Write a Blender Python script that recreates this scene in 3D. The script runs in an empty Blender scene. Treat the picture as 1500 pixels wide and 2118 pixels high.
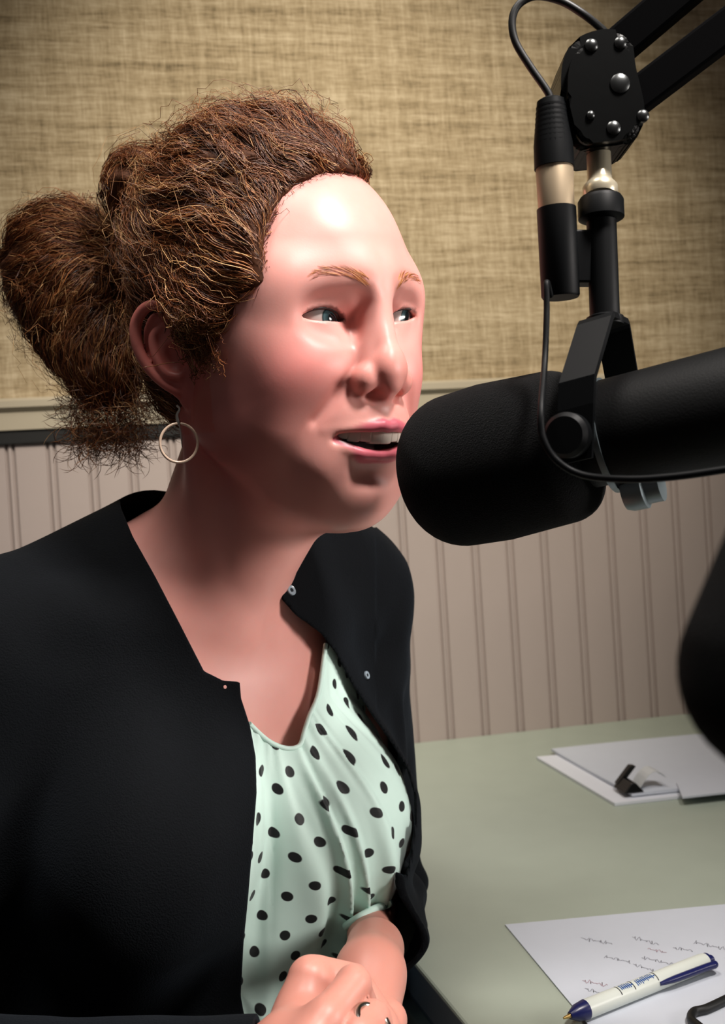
import bpy, bmesh, math, random
import numpy as np
from mathutils import Matrix, Vector
rng = np.random.default_rng(7); random.seed(7)
SC = bpy.context.scene
COL = SC.collection
R = math.radians

# ------------------------------------------------------------------ camera, world, lights, exposure
F, CX, CY = 2100.0, 750.0, 1059.0            # focal length and centre in pixels of the 1500x2118 frame
CAM_H = 1.07
YAW, PITCH, ROLL = R(10.5), R(0.6), R(3.6)
fw = np.array([math.sin(YAW)*math.cos(PITCH), math.cos(YAW)*math.cos(PITCH), -math.sin(PITCH)])
rt0 = np.array([math.cos(YAW), -math.sin(YAW), 0.0]); up0 = np.cross(rt0, fw)
rt = rt0*math.cos(ROLL) - up0*math.sin(ROLL); up = up0*math.cos(ROLL) + rt0*math.sin(ROLL)
CAMPOS = np.array([0, 0, CAM_H])
A3 = np.stack([rt, up, fw], 1)               # camera frame (right, up, depth) -> world
def c2w(p):                                  # camera frame, metres -> world
    return np.asarray(p, float) @ A3.T + CAMPOS
def mm2w(p): return c2w(np.asarray(p, float)*0.001)
def ray(px, py): return A3 @ np.array([(px-CX)/F, -(py-CY)/F, 1.0])
def at(px, py, d): return CAMPOS + ray(px, py)*d             # world point at depth d
def pc(px, py, d): return np.array([(px-CX)/F*d, -(py-CY)/F*d, d])*1.0    # camera-frame point, unit of d
def on_z(px, py, z):                          # pixel to a horizontal plane
    r = ray(px, py); return CAMPOS + r*((z-CAM_H)/r[2])
def on_y(px, py, y):                          # pixel to a wall plane
    r = ray(px, py); return CAMPOS + r*(y/r[1])

cam = bpy.data.cameras.new('camera'); camo = bpy.data.objects.new('camera', cam); COL.objects.link(camo)
cam.sensor_fit = 'VERTICAL'; cam.sensor_height = 36.0; cam.lens = F/2118*36.0
cam.clip_start = 0.02
M = Matrix.Identity(4)
for i in range(3):
    M[i][0] = rt[i]; M[i][1] = up[i]; M[i][2] = -fw[i]; M[i][3] = CAMPOS[i]
camo.matrix_world = M
cam.dof.use_dof = True; cam.dof.focus_distance = 0.58; cam.dof.aperture_fstop = cam.lens/1000/0.0030
SC.camera = camo

w = bpy.data.worlds.new('room_ambient'); SC.world = w; w.use_nodes = True
w.node_tree.nodes['Background'].inputs[0].default_value = (1.0, 0.88, 0.84, 1)
w.node_tree.nodes['Background'].inputs[1].default_value = 0.06
def area(name, loc, target, size, power, color, spread=180):
    l = bpy.data.lights.new(name, 'AREA'); l.shape = 'DISK'; l.size = size; l.energy = power; l.color = color
    l.spread = R(spread)
    o = bpy.data.objects.new(name, l); COL.objects.link(o); o.location = Vector(loc)
    d = Vector(target)-Vector(loc); o.rotation_euler = d.to_track_quat('-Z', 'Y').to_euler(); return o
area('ceiling_lamp', (0.46, 0.12, 1.98), (-0.05, 0.60, 0.98), 0.18, 3.4, (1.0, 0.93, 0.88), 75)
area('ceiling_panel_lamp', (-0.12, 0.42, 2.35), (-0.12, 0.60, 0.9), 0.45, 2.6, (1.0, 0.93, 0.86), 80)
area('table_bounce_fill', (0.90, 0.12, 1.15), (-0.05, 0.64, 0.95), 0.30, 0.62, (1.0, 0.93, 0.88), 45)  # unseen soft fill, added for light bounced up off table and papers
def spot(name, loc, target, power, color, angle, blend, size):
    l = bpy.data.lights.new(name, 'SPOT'); l.energy = power; l.color = color; l.spot_size = R(angle); l.spot_blend = blend; l.shadow_soft_size = size
    o = bpy.data.objects.new(name, l); COL.objects.link(o); o.location = Vector(loc)
    o.rotation_euler = (Vector(target)-Vector(loc)).to_track_quat('-Z', 'Y').to_euler(); return o
spot('wall_wash_spot', (0.30, 0.10, 2.25), (0.24, 1.34, 1.32), 125, (1.0, 0.91, 0.76), 50, 1.0, 0.06)  # added spot without a fixture, washes the wall and lets its corners dim
SC.view_settings.view_transform = 'Standard'; SC.view_settings.look = 'None'
SC.view_settings.exposure = 0.0; SC.view_settings.gamma = 1.0; SC.view_settings.use_curve_mapping = False

# ------------------------------------------------------------------ helpers
def lin(r, g, b):                             # sRGB 0-255 -> linear
    f = lambda c: (c/255/12.92) if c/255 <= .04045 else ((c/255+.055)/1.055)**2.4
    return (f(r), f(g), f(b), 1)
def mat(name, col, rough=0.6, metal=0.0, spec=0.5, noise=0.0, nscale=40, bump=0.0, bscale=200, sheen=0.0, sss=0.0, coat=0.0):
    m = bpy.data.materials.new(name); m.use_nodes = True; nt = m.node_tree; b = nt.nodes['Principled BSDF']
    b.inputs['Base Color'].default_value = col; b.inputs['Roughness'].default_value = rough
    b.inputs['Metallic'].default_value = metal; b.inputs['Specular IOR Level'].default_value = spec
    if sheen: b.inputs['Sheen Weight'].default_value = sheen; b.inputs['Sheen Roughness'].default_value = 0.5
    if coat: b.inputs['Coat Weight'].default_value = coat
    tc = nt.nodes.new('ShaderNodeTexCoord')
    if noise:
        n = nt.nodes.new('ShaderNodeTexNoise'); n.inputs['Scale'].default_value = nscale; n.inputs['Detail'].default_value = 5
        nt.links.new(tc.outputs['Object'], n.inputs['Vector'])
        mx = nt.nodes.new('ShaderNodeMix'); mx.data_type = 'RGBA'
        mx.inputs['A'].default_value = tuple(c*(1-noise) for c in col[:3])+(1,)
        mx.inputs['B'].default_value = tuple(min(1, c*(1+noise)) for c in col[:3])+(1,)
        nt.links.new(n.outputs['Fac'], mx.inputs['Factor']); nt.links.new(mx.outputs['Result'], b.inputs['Base Color'])
    if bump:
        n2 = nt.nodes.new('ShaderNodeTexNoise'); n2.inputs['Scale'].default_value = bscale; n2.inputs['Detail'].default_value = 4
        nt.links.new(tc.outputs['Object'], n2.inputs['Vector'])
        bp = nt.nodes.new('ShaderNodeBump'); bp.inputs['Strength'].default_value = bump; bp.inputs['Distance'].default_value = 0.002
        nt.links.new(n2.outputs['Fac'], bp.inputs['Height']); nt.links.new(bp.outputs['Normal'], b.inputs['Normal'])
    return m
def tag(o, label=None, cat=None, group=None, kind=None):
    if label: o['label'] = label
    if cat: o['category'] = cat
    if group: o['group'] = group
    if kind: o['kind'] = kind
    return o
def link(name, me, m=None, parent=None, smooth=True):
    if m is not None and not me.materials: me.materials.append(m)
    if smooth: me.shade_smooth()
    o = bpy.data.objects.new(name, me); COL.objects.link(o)
    if parent: o.parent = parent
    return o
def empty(name, loc=(0, 0, 0)):
    o = bpy.data.objects.new(name, None); COL.objects.link(o); o.empty_display_size = 0.02
    return o                                  # kept at the origin so that children use world coordinates
def mesh_np(name, v, f):                      # fast mesh from arrays (tris or quads)
    me = bpy.data.meshes.new(name); v = np.asarray(v, np.float32); f = np.asarray(f, np.int32); n = f.shape[1]
    me.vertices.add(len(v)); me.vertices.foreach_set('co', v.ravel())
    me.loops.add(f.size); me.loops.foreach_set('vertex_index', f.ravel())
    me.polygons.add(len(f)); me.polygons.foreach_set('loop_start', np.arange(0, f.size, n, dtype=np.int32))
    me.update(calc_edges=True); me.validate(); return me
def bm_mesh(name, bm):
    bmesh.ops.recalc_face_normals(bm, faces=bm.faces)
    me = bpy.data.meshes.new(name); bm.to_mesh(me); bm.free(); return me
def box(name, lo, hi, m, parent=None, bev=0.0, mtx=None, seg=2):
    bm = bmesh.new(); bmesh.ops.create_cube(bm, size=1)
    lo, hi = np.array(lo), np.array(hi)
    for v in bm.verts: v.co = Vector(lo+(np.array(v.co)+.5)*(hi-lo))
    if bev: bmesh.ops.bevel(bm, geom=bm.edges[:], offset=bev, segments=seg, affect='EDGES', profile=.5)
    if mtx is not None: bmesh.ops.transform(bm, matrix=mtx, verts=bm.verts)
    o = link(name, bm_mesh(name, bm), m, parent, False)
    return o
def prism(name, pts, axis, m, parent=None, bev=0.0):    # polygon (N,3) extruded by vector
    bm = bmesh.new(); a = [bm.verts.new(p) for p in pts]; b = [bm.verts.new(np.asarray(p)+axis) for p in pts]
    n = len(pts); bm.faces.new(a); bm.faces.new(b[::-1])
    for i in range(n): bm.faces.new((a[i], a[(i+1) % n], b[(i+1) % n], b[i]))
    if bev: bmesh.ops.bevel(bm, geom=bm.edges[:], offset=bev, segments=2, affect='EDGES', profile=.5)
    return link(name, bm_mesh(name, bm), m, parent, False)
def frame_of(d):
    d = np.asarray(d, float); d = d/np.linalg.norm(d)
    h = np.array([0, 0, 1.0]) if abs(d[2]) < .9 else np.array([1.0, 0, 0])
    a = np.cross(h, d); a /= np.linalg.norm(a); return a, np.cross(d, a), d
def lathe(name, p0, d, prof, m, parent=None, n=48, smooth=True):   # prof: (distance along, radius); radius 0 closes
    a, b, d = frame_of(d); p0 = np.asarray(p0, float); bm = bmesh.new(); rows = []
    for t, r in prof:
        if r <= 1e-7: rows.append([bm.verts.new(p0+d*t)])
        else: rows.append([bm.verts.new(p0+d*t+r*(math.cos(2*math.pi*i/n)*a+math.sin(2*math.pi*i/n)*b)) for i in range(n)])
    for r0, r1 in zip(rows, rows[1:]):
        for i in range(n):
            j = (i+1) % n
            q = [r0[i % len(r0)], r0[j % len(r0)], r1[j % len(r1)], r1[i % len(r1)]]
            q = list(dict.fromkeys(q))
            if len(q) > 2:
                try: bm.faces.new(q)
                except ValueError: pass
    o = link(name, bm_mesh(name, bm), m, parent, smooth)
    if smooth:
        for e in o.data.edges: pass
        o.data.set_sharp_from_angle(angle=R(40))
    return o
def spline(pts, n=12):                        # Catmull-Rom
    p = np.asarray(pts, float); p = np.vstack([2*p[0]-p[1], p, 2*p[-1]-p[-2]]); out = []
    for i in range(1, len(p)-2):
        t = np.linspace(0, 1, n, endpoint=False)[:, None]
        out.append(.5*(2*p[i]+(p[i+1]-p[i-1])*t+(2*p[i-1]-5*p[i]+4*p[i+1]-p[i+2])*t*t+(3*p[i]-p[i-1]-3*p[i+1]+p[i+2])*t**3))
    out.append(p[-2][None]); return np.vstack(out)
def tube(name, pts, r, m, parent=None, n=14, sm=12, caps=True):
    p = spline(pts, sm) if sm else np.asarray(pts, float); k = len(p)
    t = np.gradient(p, axis=0); t /= np.linalg.norm(t, axis=1)[:, None]
    a = frame_of(t[0])[0]; V = []
    rr = np.interp(np.linspace(0, 1, k), np.linspace(0, 1, len(r)), r) if hasattr(r, '__len__') else np.full(k, r)
    for i in range(k):
        a = a-t[i]*(a@t[i]); a /= np.linalg.norm(a); b = np.cross(t[i], a)
        for j in range(n):
            th = 2*math.pi*j/n; V.append(p[i]+rr[i]*(math.cos(th)*a+math.sin(th)*b))
    bm = bmesh.new(); V = [bm.verts.new(v) for v in V]
    for i in range(k-1):
        for j in range(n):
            bm.faces.new((V[i*n+j], V[i*n+(j+1) % n], V[(i+1)*n+(j+1) % n], V[(i+1)*n+j]))
    if caps: bm.faces.new(V[:n][::-1]); bm.faces.new(V[-n:])
    o = link(name, bm_mesh(name, bm), m, parent); o.data.set_sharp_from_angle(angle=R(50)); return o

# ------------------------------------------------------------------ signed distance modelling (camera frame, mm)
def smin(a, b, k):
    h = np.clip(.5+.5*(b-a)/k, 0, 1); return b*(1-h)+a*h-k*h*(1-h)
def smax(a, b, k): return -smin(-a, -b, k)
def ell(p, c, r):
    x, y, z = p[0]-c[0], p[1]-c[1], p[2]-c[2]
    k0 = np.sqrt((x/r[0])**2+(y/r[1])**2+(z/r[2])**2)
    k1 = np.sqrt((x/r[0]**2)**2+(y/r[1]**2)**2+(z/r[2]**2)**2)+1e-9
    return k0*(k0-1)/k1
def ellr(p, c, r, U):                          # ellipsoid with own axes (rows of U)
    x, y, z = p[0]-c[0], p[1]-c[1], p[2]-c[2]
    q = [x*u[0]+y*u[1]+z*u[2] for u in U]; return ell(q, (0, 0, 0), r)
def cap(p, a, b, ra, rb=None):
    rb = ra if rb is None else rb
    a = np.asarray(a, float); d = np.asarray(b, float)-a; L = d@d
    x, y, z = p[0]-a[0], p[1]-a[1], p[2]-a[2]
    t = np.clip((x*d[0]+y*d[1]+z*d[2])/L, 0, 1)
    return np.sqrt((x-t*d[0])**2+(y-t*d[1])**2+(z-t*d[2])**2)-(ra+(rb-ra)*t)
def chain(p, pts, rs, k=0):
    d = None
    for i in range(len(pts)-1):
        e = cap(p, pts[i], pts[i+1], rs[i], rs[i+1]); d = e if d is None else (smin(d, e, k) if k else np.minimum(d, e))
    return d
def poly2d(x, y, P):                           # signed distance to polygon, negative inside
    P = np.asarray(P, float); d = np.full(x.shape, 1e18); s = np.ones(x.shape)
    for i in range(len(P)):
        a, b = P[i], P[i-1]; e = b-a; wx, wy = x-a[0], y-a[1]
        t = np.clip((wx*e[0]+wy*e[1])/(e@e), 0, 1); d = np.minimum(d, (wx-e[0]*t)**2+(wy-e[1]*t)**2)
        c1 = y >= a[1]; c2 = y < b[1]; c3 = e[0]*wy > e[1]*wx
        s = np.where((c1 & c2 & c3) | (~c1 & ~c2 & ~c3), -s, s)
    return s*np.sqrt(d)
def polygonise(fun, lo, hi, h, B=16, newton=2):
    lo = np.asarray(lo, float); n = np.ceil((np.asarray(hi)-lo)/h/B).astype(int); N = n*B+2
    g = np.stack(np.meshgrid(*[np.arange(k) for k in n], indexing='ij'), -1).reshape(-1, 3)
    cen = lo+(g+.5)*B*h; d = fun(cen.T.astype(np.float64))
    g = g[np.abs(d) < B*h*1.35]
    off = np.stack(np.meshgrid(*[np.arange(B+1)]*3, indexing='ij'), -1).reshape(-1, 3)
    ids, pos, quads = [], [], []
    corners = [(i, j, k) for i in (0, 1) for j in (0, 1) for k in (0, 1)]
    cid = lambda q: (q[..., 0]*N[1]+q[..., 1])*N[2]+q[..., 2]
    for s in range(0, len(g), 48):
        gb = g[s:s+48]*B; P = (gb[:, None]+off[None])
        v = fun((lo+P.reshape(-1, 3)*h).T).reshape(len(gb), B+1, B+1, B+1)
        neg = v < 0
        cnt = sum(neg[:, i:B+i, j:B+j, k:B+k].astype(np.int8) for i, j, k in corners)
        bb, ii, jj, kk = np.nonzero((cnt > 0) & (cnt < 8))
        if len(bb):
            acc = np.zeros((len(bb), 3)); num = np.zeros(len(bb))
            cv = {c: v[bb, ii+c[0], jj+c[1], kk+c[2]] for c in corners}
            for c in corners:
                for ax in range(3):
                    if c[ax]: continue
                    e = list(c); e[ax] = 1; a, b = cv[c], cv[tuple(e)]
                    m = (a < 0) != (b < 0); t = np.where(m, a/np.where(m, a-b, 1), 0)
                    q = np.tile(np.array(c, float), (len(bb), 1)); q[:, ax] += t
                    acc += q*m[:, None]; num += m
            cell = gb[bb]+np.stack([ii, jj, kk], 1)
            ids.append(cid(cell)); pos.append(lo+(cell+acc/num[:, None])*h)
        for ax in range(3):
            sl = [slice(0, B)]*3; sl2 = list(sl); sl2[ax] = slice(1, B+1)
            a = neg[(slice(None),)+tuple(sl)]; b = neg[(slice(None),)+tuple(sl2)]
            e = np.argwhere(a != b)
            if not len(e): continue
            cell = gb[e[:, 0]]+e[:, 1:]; fl = a[tuple(e.T)]
            u, w_ = (ax+1) % 3, (ax+2) % 3; du = np.zeros(3, int); du[u] = 1; dw = np.zeros(3, int); dw[w_] = 1
            q = np.stack([cid(cell-du-dw), cid(cell-dw), cid(cell), cid(cell-du)], 1)
            quads.append(np.where(fl[:, None], q, q[:, ::-1]))
    ids = np.concatenate(ids); pos = np.concatenate(pos); quads = np.concatenate(quads)
    o = np.argsort(ids); ids, pos = ids[o], pos[o]
    ix = np.clip(np.searchsorted(ids, quads), 0, len(ids)-1); ok = (ids[ix] == quads).all(1); ix = ix[ok]
    for _ in range(newton):
        gr, d = grad(fun, pos, .25); st = np.clip(d/np.maximum((gr**2).sum(1), .15), -h, h); pos = pos-gr*st[:, None]*.9
    return pos, ix
def grad(fun, p, e=.3):
    d = fun(p.T); out = np.zeros_like(p)
    for a in range(3):
        q = p.copy(); q[:, a] += e; out[:, a] = (fun(q.T)-d)/e
    return out, d
def vnoise(p, seed=0):                         # smooth value noise, p (3,N)
    i = np.floor(p).astype(np.int64); f_ = p-i; f_ = f_*f_*(3-2*f_); r = 0
    for a in (0, 1):
        for b in (0, 1):
            for c in (0, 1):
                h_ = ((i[0]+a)*374761393+(i[1]+b)*668265263+(i[2]+c)*2147483647+seed*974711) & 0x7fffffff
                h_ = ((h_ ^ (h_ >> 13))*1274126177) & 0x7fffffff
                r = r+((h_ & 0xffff)/65535.0)*(f_[0] if a else 1-f_[0])*(f_[1] if b else 1-f_[1])*(f_[2] if c else 1-f_[2])
    return r*2-1

# ------------------------------------------------------------------ the room
D = 1.34                                       # wall plane y
TZ = 0.74                                      # table height
def burlap():
    m = bpy.data.materials.new('burlap_wallcovering'); m.use_nodes = True; nt = m.node_tree; b = nt.nodes['Principled BSDF']
    b.inputs['Roughness'].default_value = 0.85; b.inputs['Specular IOR Level'].default_value = 0.2
    tc = nt.nodes.new('ShaderNodeTexCoord'); outs = []
    for sx, sz, det, rgh in ((40, 700, 6, .7), (620, 48, 6, .7), (5, 110, 3, .6), (120, 7, 3, .6)):
        mp = nt.nodes.new('ShaderNodeMapping'); mp.inputs['Scale'].default_value = (sx, 1, sz)
        n = nt.nodes.new('ShaderNodeTexNoise'); n.inputs['Scale'].default_value = 1; n.inputs['Detail'].default_value = det; n.inputs['Roughness'].default_value = rgh
        nt.links.new(tc.outputs['Object'], mp.inputs['Vector']); nt.links.new(mp.outputs['Vector'], n.inputs['Vector']); outs.append(n.outputs['Fac'])
    def mth(op, a, b_):
        k = nt.nodes.new('ShaderNodeMath'); k.operation = op
        for i, v in enumerate((a, b_)):
            if isinstance(v, (int, float)): k.inputs[i].default_value = v
            else: nt.links.new(v, k.inputs[i])
        return k.outputs[0]
    s = mth('ADD', mth('ADD', mth('MULTIPLY', outs[0], .36), mth('MULTIPLY', outs[1], .26)), mth('ADD', mth('MULTIPLY', outs[2], .24), mth('MULTIPLY', outs[3], .14)))
    r = nt.nodes.new('ShaderNodeValToRGB'); nt.links.new(s, r.inputs['Fac'])
    r.color_ramp.elements[0].position = .36; r.color_ramp.elements[0].color = lin(80, 68, 48)
    r.color_ramp.elements[1].position = .63; r.color_ramp.elements[1].color = lin(206, 190, 162)
    e = r.color_ramp.elements.new(.48); e.color = lin(160, 142, 112)
    nt.links.new(r.outputs['Color'], b.inputs['Base Color'])
    bp = nt.nodes.new('ShaderNodeBump'); bp.inputs['Strength'].default_value = .5; bp.inputs['Distance'].default_value = .002
    nt.links.new(s, bp.inputs['Height']); nt.links.new(bp.outputs['Normal'], b.inputs['Normal']); return m
M_burlap = burlap()
M_paint = mat('taupe_paint', lin(168, 155, 150), .55, noise=.06, nscale=9, bump=.08, bscale=120)
M_rail = mat('grey_rail_paint', lin(172, 162, 142), .5, noise=.05, nscale=12)
M_black = mat('black_trim', lin(8, 8, 8), .7, noise=.2)
zr = on_y(866, 788, D-.018)[2]; zs = on_y(70, 888, D-.01)[2]; zb = on_y(70, 917, D-.008)[2]
wall = tag(box('wall_back', (-1.8, D, 0), (1.9, D+.05, 2.5), M_burlap), kind='structure')
wall['label'] = 'back wall covered in tan burlap above a panelled lower half'
rail = prism('trim_1', [(-1.8, y, z) for y, z in ((D, zr), (D-.014, zr), (D-.020, zr-.004), (D-.020, zr-.012), (D-.013, zr-.018), (D-.013, zs), (D, zs))], np.array([3.7, 0, 0]), M_rail)
tag(rail, 'grey painted chair rail below the burlap', kind='structure')
strip = box('trim_2', (-1.8, D-.010, zb), (1.9, D, zs), M_black, bev=.001); tag(strip, 'narrow black strip under the chair rail', kind='structure')
xa = on_y(906, 1110, D)[0]; xb = on_y(1262, 1110, D)[0]; BW = (xb-xa)/5
def board_mesh():
    pr = [(0, 0), (0, .0040), (.0006, .0046)]
    fl = BW-.0125
    pr += [(fl-.0008, .0046), (fl, .0038), (fl+.0008, .0003), (fl+.0024, .0003)]
    for i in range(7):
        a = math.pi*i/6; pr.append((fl+.0058-math.cos(a)*.0031, .0010+math.sin(a)*.0036))
    pr += [(BW-.0032, .0003), (BW-.0010, .0003), (BW-.0004, .0040), (BW, .0040), (BW, 0)]
    bm = bmesh.new(); a = [bm.verts.new((x, -y, 0.002)) for x, y in pr]; b = [bm.verts.new((x, -y, zb)) for x, y in pr]
    for i in range(len(pr)-1): bm.faces.new((a[i], a[i+1], b[i+1], b[i]))
    bm.faces.new(a[::-1]); bm.faces.new(b); return bm_mesh('board', bm)
bme = board_mesh(); bme.materials.append(M_paint)
i0 = int(math.floor((-1.75-xa)/BW))
for i in range(i0, i0+int(3.5/BW)):
    o = bpy.data.objects.new('board', bme); COL.objects.link(o); o.location = (xa+i*BW-(BW-.006), D, 0); o.parent = wall
M_floor = mat('grey_floor', lin(70, 66, 60), .8, noise=.2, nscale=15)
tag(box('floor', (-1.8, -1.2, -.02), (1.9, D+.05, 0), M_floor), 'dark grey floor of the studio', kind='structure')

# ------------------------------------------------------------------ table and things on it
M_table = mat('pale_green_laminate', lin(168, 178, 164), .42, noise=.05, nscale=30, spec=.45)
M_edge = mat('navy_vinyl_edge', lin(14, 24, 32), .45)
e0, e1 = on_z(852, 1985, TZ), on_z(962, 2118, TZ); ed = (e1-e0)/np.linalg.norm(e1-e0)
q0 = e0+ed*((D-.004-e0[1])/ed[1]); q1 = e0+ed*((.30-e0[1])/ed[1])
table = empty('table'); tag(table, 'pale green laminate table with dark vinyl edge standing against the wall', 'table')
prism('table_top', [q0, (1.6, D-.004, TZ), (1.6, .30, TZ), q1], np.array([0, 0, -.03]), M_table, table, bev=.002)
en = np.array([-ed[1], ed[0], 0]); en = en if en[0] < 0 else -en
pe = [(0, -.001), (.016, -.004), (.020, -.012), (.020, -.026), (.014, -.034), (0, -.036)]
prism('edge_band', [q0+en*u+np.array([0, 0, v]) for u, v in pe], q1-q0, M_edge, table, bev=.001)
M_leg = mat('black_table_leg', lin(18, 18, 20), .5)
for lx, ly in ((.45, .42), (1.5, .42), (.45, D-.1), (1.5, D-.1)):
    lathe('leg', (lx, ly, 0), (0, 0, 1), [(0, 0), (0, .03), (.02, .03), (.03, .02), (TZ-.03, .02), (TZ-.03, 0)], M_leg, table, 20)

M_paper = mat('white_paper', lin(222, 226, 234), .8, noise=.02, nscale=60)
M_paper2 = mat('grey_white_paper', lin(202, 208, 218), .8, noise=.03, nscale=60)
def sheet(name, corners, z, th, m, label, curl=0.0):
    c = [np.array(p, float) for p in corners]; bm = bmesh.new(); n = 12; G = []
    for s in (0, 1):
        g = []
        for i in range(n+1):
            row = []
            for j in range(n+1):
                u, v = i/n, j/n; p = (c[0]*(1-u)+c[1]*u)*(1-v)+(c[3]*(1-u)+c[2]*u)*v
                row.append(bm.verts.new((p[0], p[1], z+th*s+curl*.001*(math.sin(u*5+v*2)+1)*(.5+.5*math.cos(v*7)))))
            g.append(row)
        G.append(g)
    for s in (0, 1):
        for i in range(n):
            for j in range(n):
                q = (G[s][i][j], G[s][i+1][j], G[s][i+1][j+1], G[s][i][j+1]); bm.faces.new(q if s else q[::-1])
    rim = [(i, 0) for i in range(n)]+[(n, j) for j in range(n)]+[(i, n) for i in range(n, 0, -1)]+[(0, j) for j in range(n, 0, -1)]
    for a, b in zip(rim, rim[1:]+rim[:1]):
        bm.faces.new((G[0][a[0]][a[1]], G[0][b[0]][b[1]], G[1][b[0]][b[1]], G[1][a[0]][a[1]]))
    o = link(name, bm_mesh(name, bm), m, None, False); tag(o, label, 'paper'); return o
def rect_from(pa, pb, depthlen):               # pa->pb one edge, other edge perpendicular toward the camera
    d = (pb-pa)/np.linalg.norm(pb-pa); n = np.array([d[1], -d[0], 0]); return d, n
# loose stack by the wall
a, b = on_z(1110, 1571, TZ), on_z(1272, 1668, TZ)
d1 = b-a; L1 = np.linalg.norm(d1)
z = TZ+.0004
wd = on_z(1500, 1521, TZ)-on_z(1141, 1558, TZ); wd /= np.linalg.norm(wd)
wd = np.array([wd[0], min(wd[1], .03), 0]); wd /= np.linalg.norm(wd)
sheet('paper_sheet', [a, a+wd*.28, b+wd*.28, b], z, .003, M_paper, 'lowest white sheet of the paper stack by the panelled wall', 0)
a2, b2 = on_z(1141, 1561, TZ), on_z(1308, 1657, TZ)
sheet('paper_sheet', [a2, a2+wd*.27, b2+wd*.27+np.array([.0, .0, 0]), b2], z+.0036, .003, M_paper2, 'upper grey-white sheet of the stack with the binder clip on it', .5)
a3 = on_z(1400, 1622, TZ+.008); b3 = on_z(1412, 1653, TZ+.008)
sheet('paper_sheet', [a3, a3+wd*.24, b3+wd*.24, b3], z+.0080, .002, M_paper2, 'small sheet at the right end of the paper stack, under no clip', 0)
# binder clip
clip = empty('binder_clip'); tag(clip, 'black binder clip with a clear curled tab on the stacked papers', 'binder clip')
M_clip = mat('black_steel', lin(10, 10, 11), .35, metal=.3)
M_tab = mat('clear_tab', lin(205, 210, 212), .35)
cb = on_z(1296, 1634, TZ+.008); cd = wd; cn = np.array([-wd[1], wd[0], 0])
def clip_pt(u, v, h): return cb+cd*u+cn*v+np.array([0, 0, h])
prism('clip_body', [clip_pt(-.008, -.014, .0004), clip_pt(.014, -.014, .0004), clip_pt(.006, -.012, .010), clip_pt(.001, -.012, .010)], cn*.030, M_clip, clip, bev=.0008)
prism('clip_lever', [clip_pt(-.006, .010, .0035), clip_pt(.000, .010, .0025), clip_pt(.017, .010, .021), clip_pt(.011, .010, .022)], cn*.009, M_clip, clip, bev=.001)
tabpts = [clip_pt(.012+.030*u, -.008+.0*u, .003+.016*math.sin(u*2.6)) for u in np.linspace(0, 1, 9)]
prism('tab', tabpts+[p-np.array([0, 0, .0007]) for p in tabpts[::-1]], cn*.022, M_tab, clip)
# front sheet with handwriting
fa = on_z(1045, 1915, TZ); fb = on_z(1500, 1873, TZ); fc = on_z(1192, 2092, TZ)
fd = (fb-fa)/np.linalg.norm(fb-fa); fe = (fc-fa)/np.linalg.norm(fc-fa)
front = sheet('paper_sheet', [fa, fa+fd*.30, fa+fd*.30+fe*.22, fa+fe*.22], TZ+.0003, .0008, M_paper2, 'handwritten white sheet lying under the pen on the table', 0)
M_ink = mat('faint_grey_ink', lin(140, 142, 152), .9); M_inkp = mat('faint_reddish_ink', lin(170, 140, 150), .9)
def scribble(name, pts2, wdt, m, parent, z):
    p = np.array([on_z(x, y, z) for x, y in pts2]); p[:, 2] = z
    t = np.gradient(p, axis=0); t /= np.linalg.norm(t, axis=1)[:, None]+1e-9; nrm = np.stack([-t[:, 1], t[:, 0], 0*t[:, 0]], 1)*wdt/2
    v = np.vstack([p+nrm, p-nrm]); k = len(p); f_ = [(i, i+1, k+i+1, k+i) for i in range(k-1)]
    return link(name, mesh_np(name, v, f_), m, parent, False)
for (x0, y0, x1, y1, h, mm) in ((1202, 1940, 1268, 1952, 9, 0), (1308, 1938, 1365, 1954, 9, 0), (1392, 1960, 1432, 1966, 8, 0), (1435, 1948, 1498, 1962, 8, 0), (1250, 1978, 1306, 1990, 7, 0),
                               (1310, 1994, 1372, 2014, 7, 0), (1328, 1980, 1408, 1998, 7, 0), (1205, 2028, 1255, 2038, 9, 1), (1210, 2044, 1248, 2056, 8, 0), (1340, 1962, 1378, 1970, 7, 1)):
    n = int((x1-x0)/1.6); xs = np.linspace(x0, x1, n); ph = rng.uniform(0, 6)
    ys = np.linspace(y0, y1, n)+h*.5*np.sin(np.arange(n)*1.5+ph)*(0.5+.5*np.sin(np.arange(n)*.37+ph))
    scribble('handwriting', list(zip(xs+2*np.sin(np.arange(n)*.9), ys)), .0005, M_inkp if mm else M_ink, front, TZ+.0013)
# pen
pen = empty('ballpoint_pen'); tag(pen, 'white ballpoint pen with dark blue tip and clip lying on the sheet', 'pen')
M_white = mat('white_plastic', lin(214, 220, 212), .35); M_blue = mat('dark_blue_plastic', lin(22, 28, 84), .3); M_gold = mat('brass_tip', lin(190, 160, 100), .3, metal=1); M_blueprint = mat('blue_print', lin(30, 80, 150), .5); M_dk = mat('black_print', lin(30, 30, 40), .6)
pr = .0058; pz = TZ+.0012+pr
p0, p1 = on_z(1166, 2106, pz), on_z(1474, 1983, pz); pd = p1-p0; PL = np.linalg.norm(pd); pd /= PL
s1 = np.linalg.norm(on_z(1212, 2088, pz)-p0); s2 = np.linalg.norm(on_z(1462, 1990, pz)-p0)
lathe('tip', p0, pd, [(0, 0), (0, .0007), (.006, .0016), (.006, 0)], M_gold, pen, 20)
lathe('grip', p0, pd, [(.005, 0), (.005, .0022), (s1*.6, .0050), (s1, pr*1.02), (s1, 0)], M_blue, pen, 32)
lathe('barrel', p0, pd, [(s1, 0), (s1, pr), (s2-.004, pr), (s2, pr*.92), (s2, 0)], M_white, pen, 32)
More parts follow.
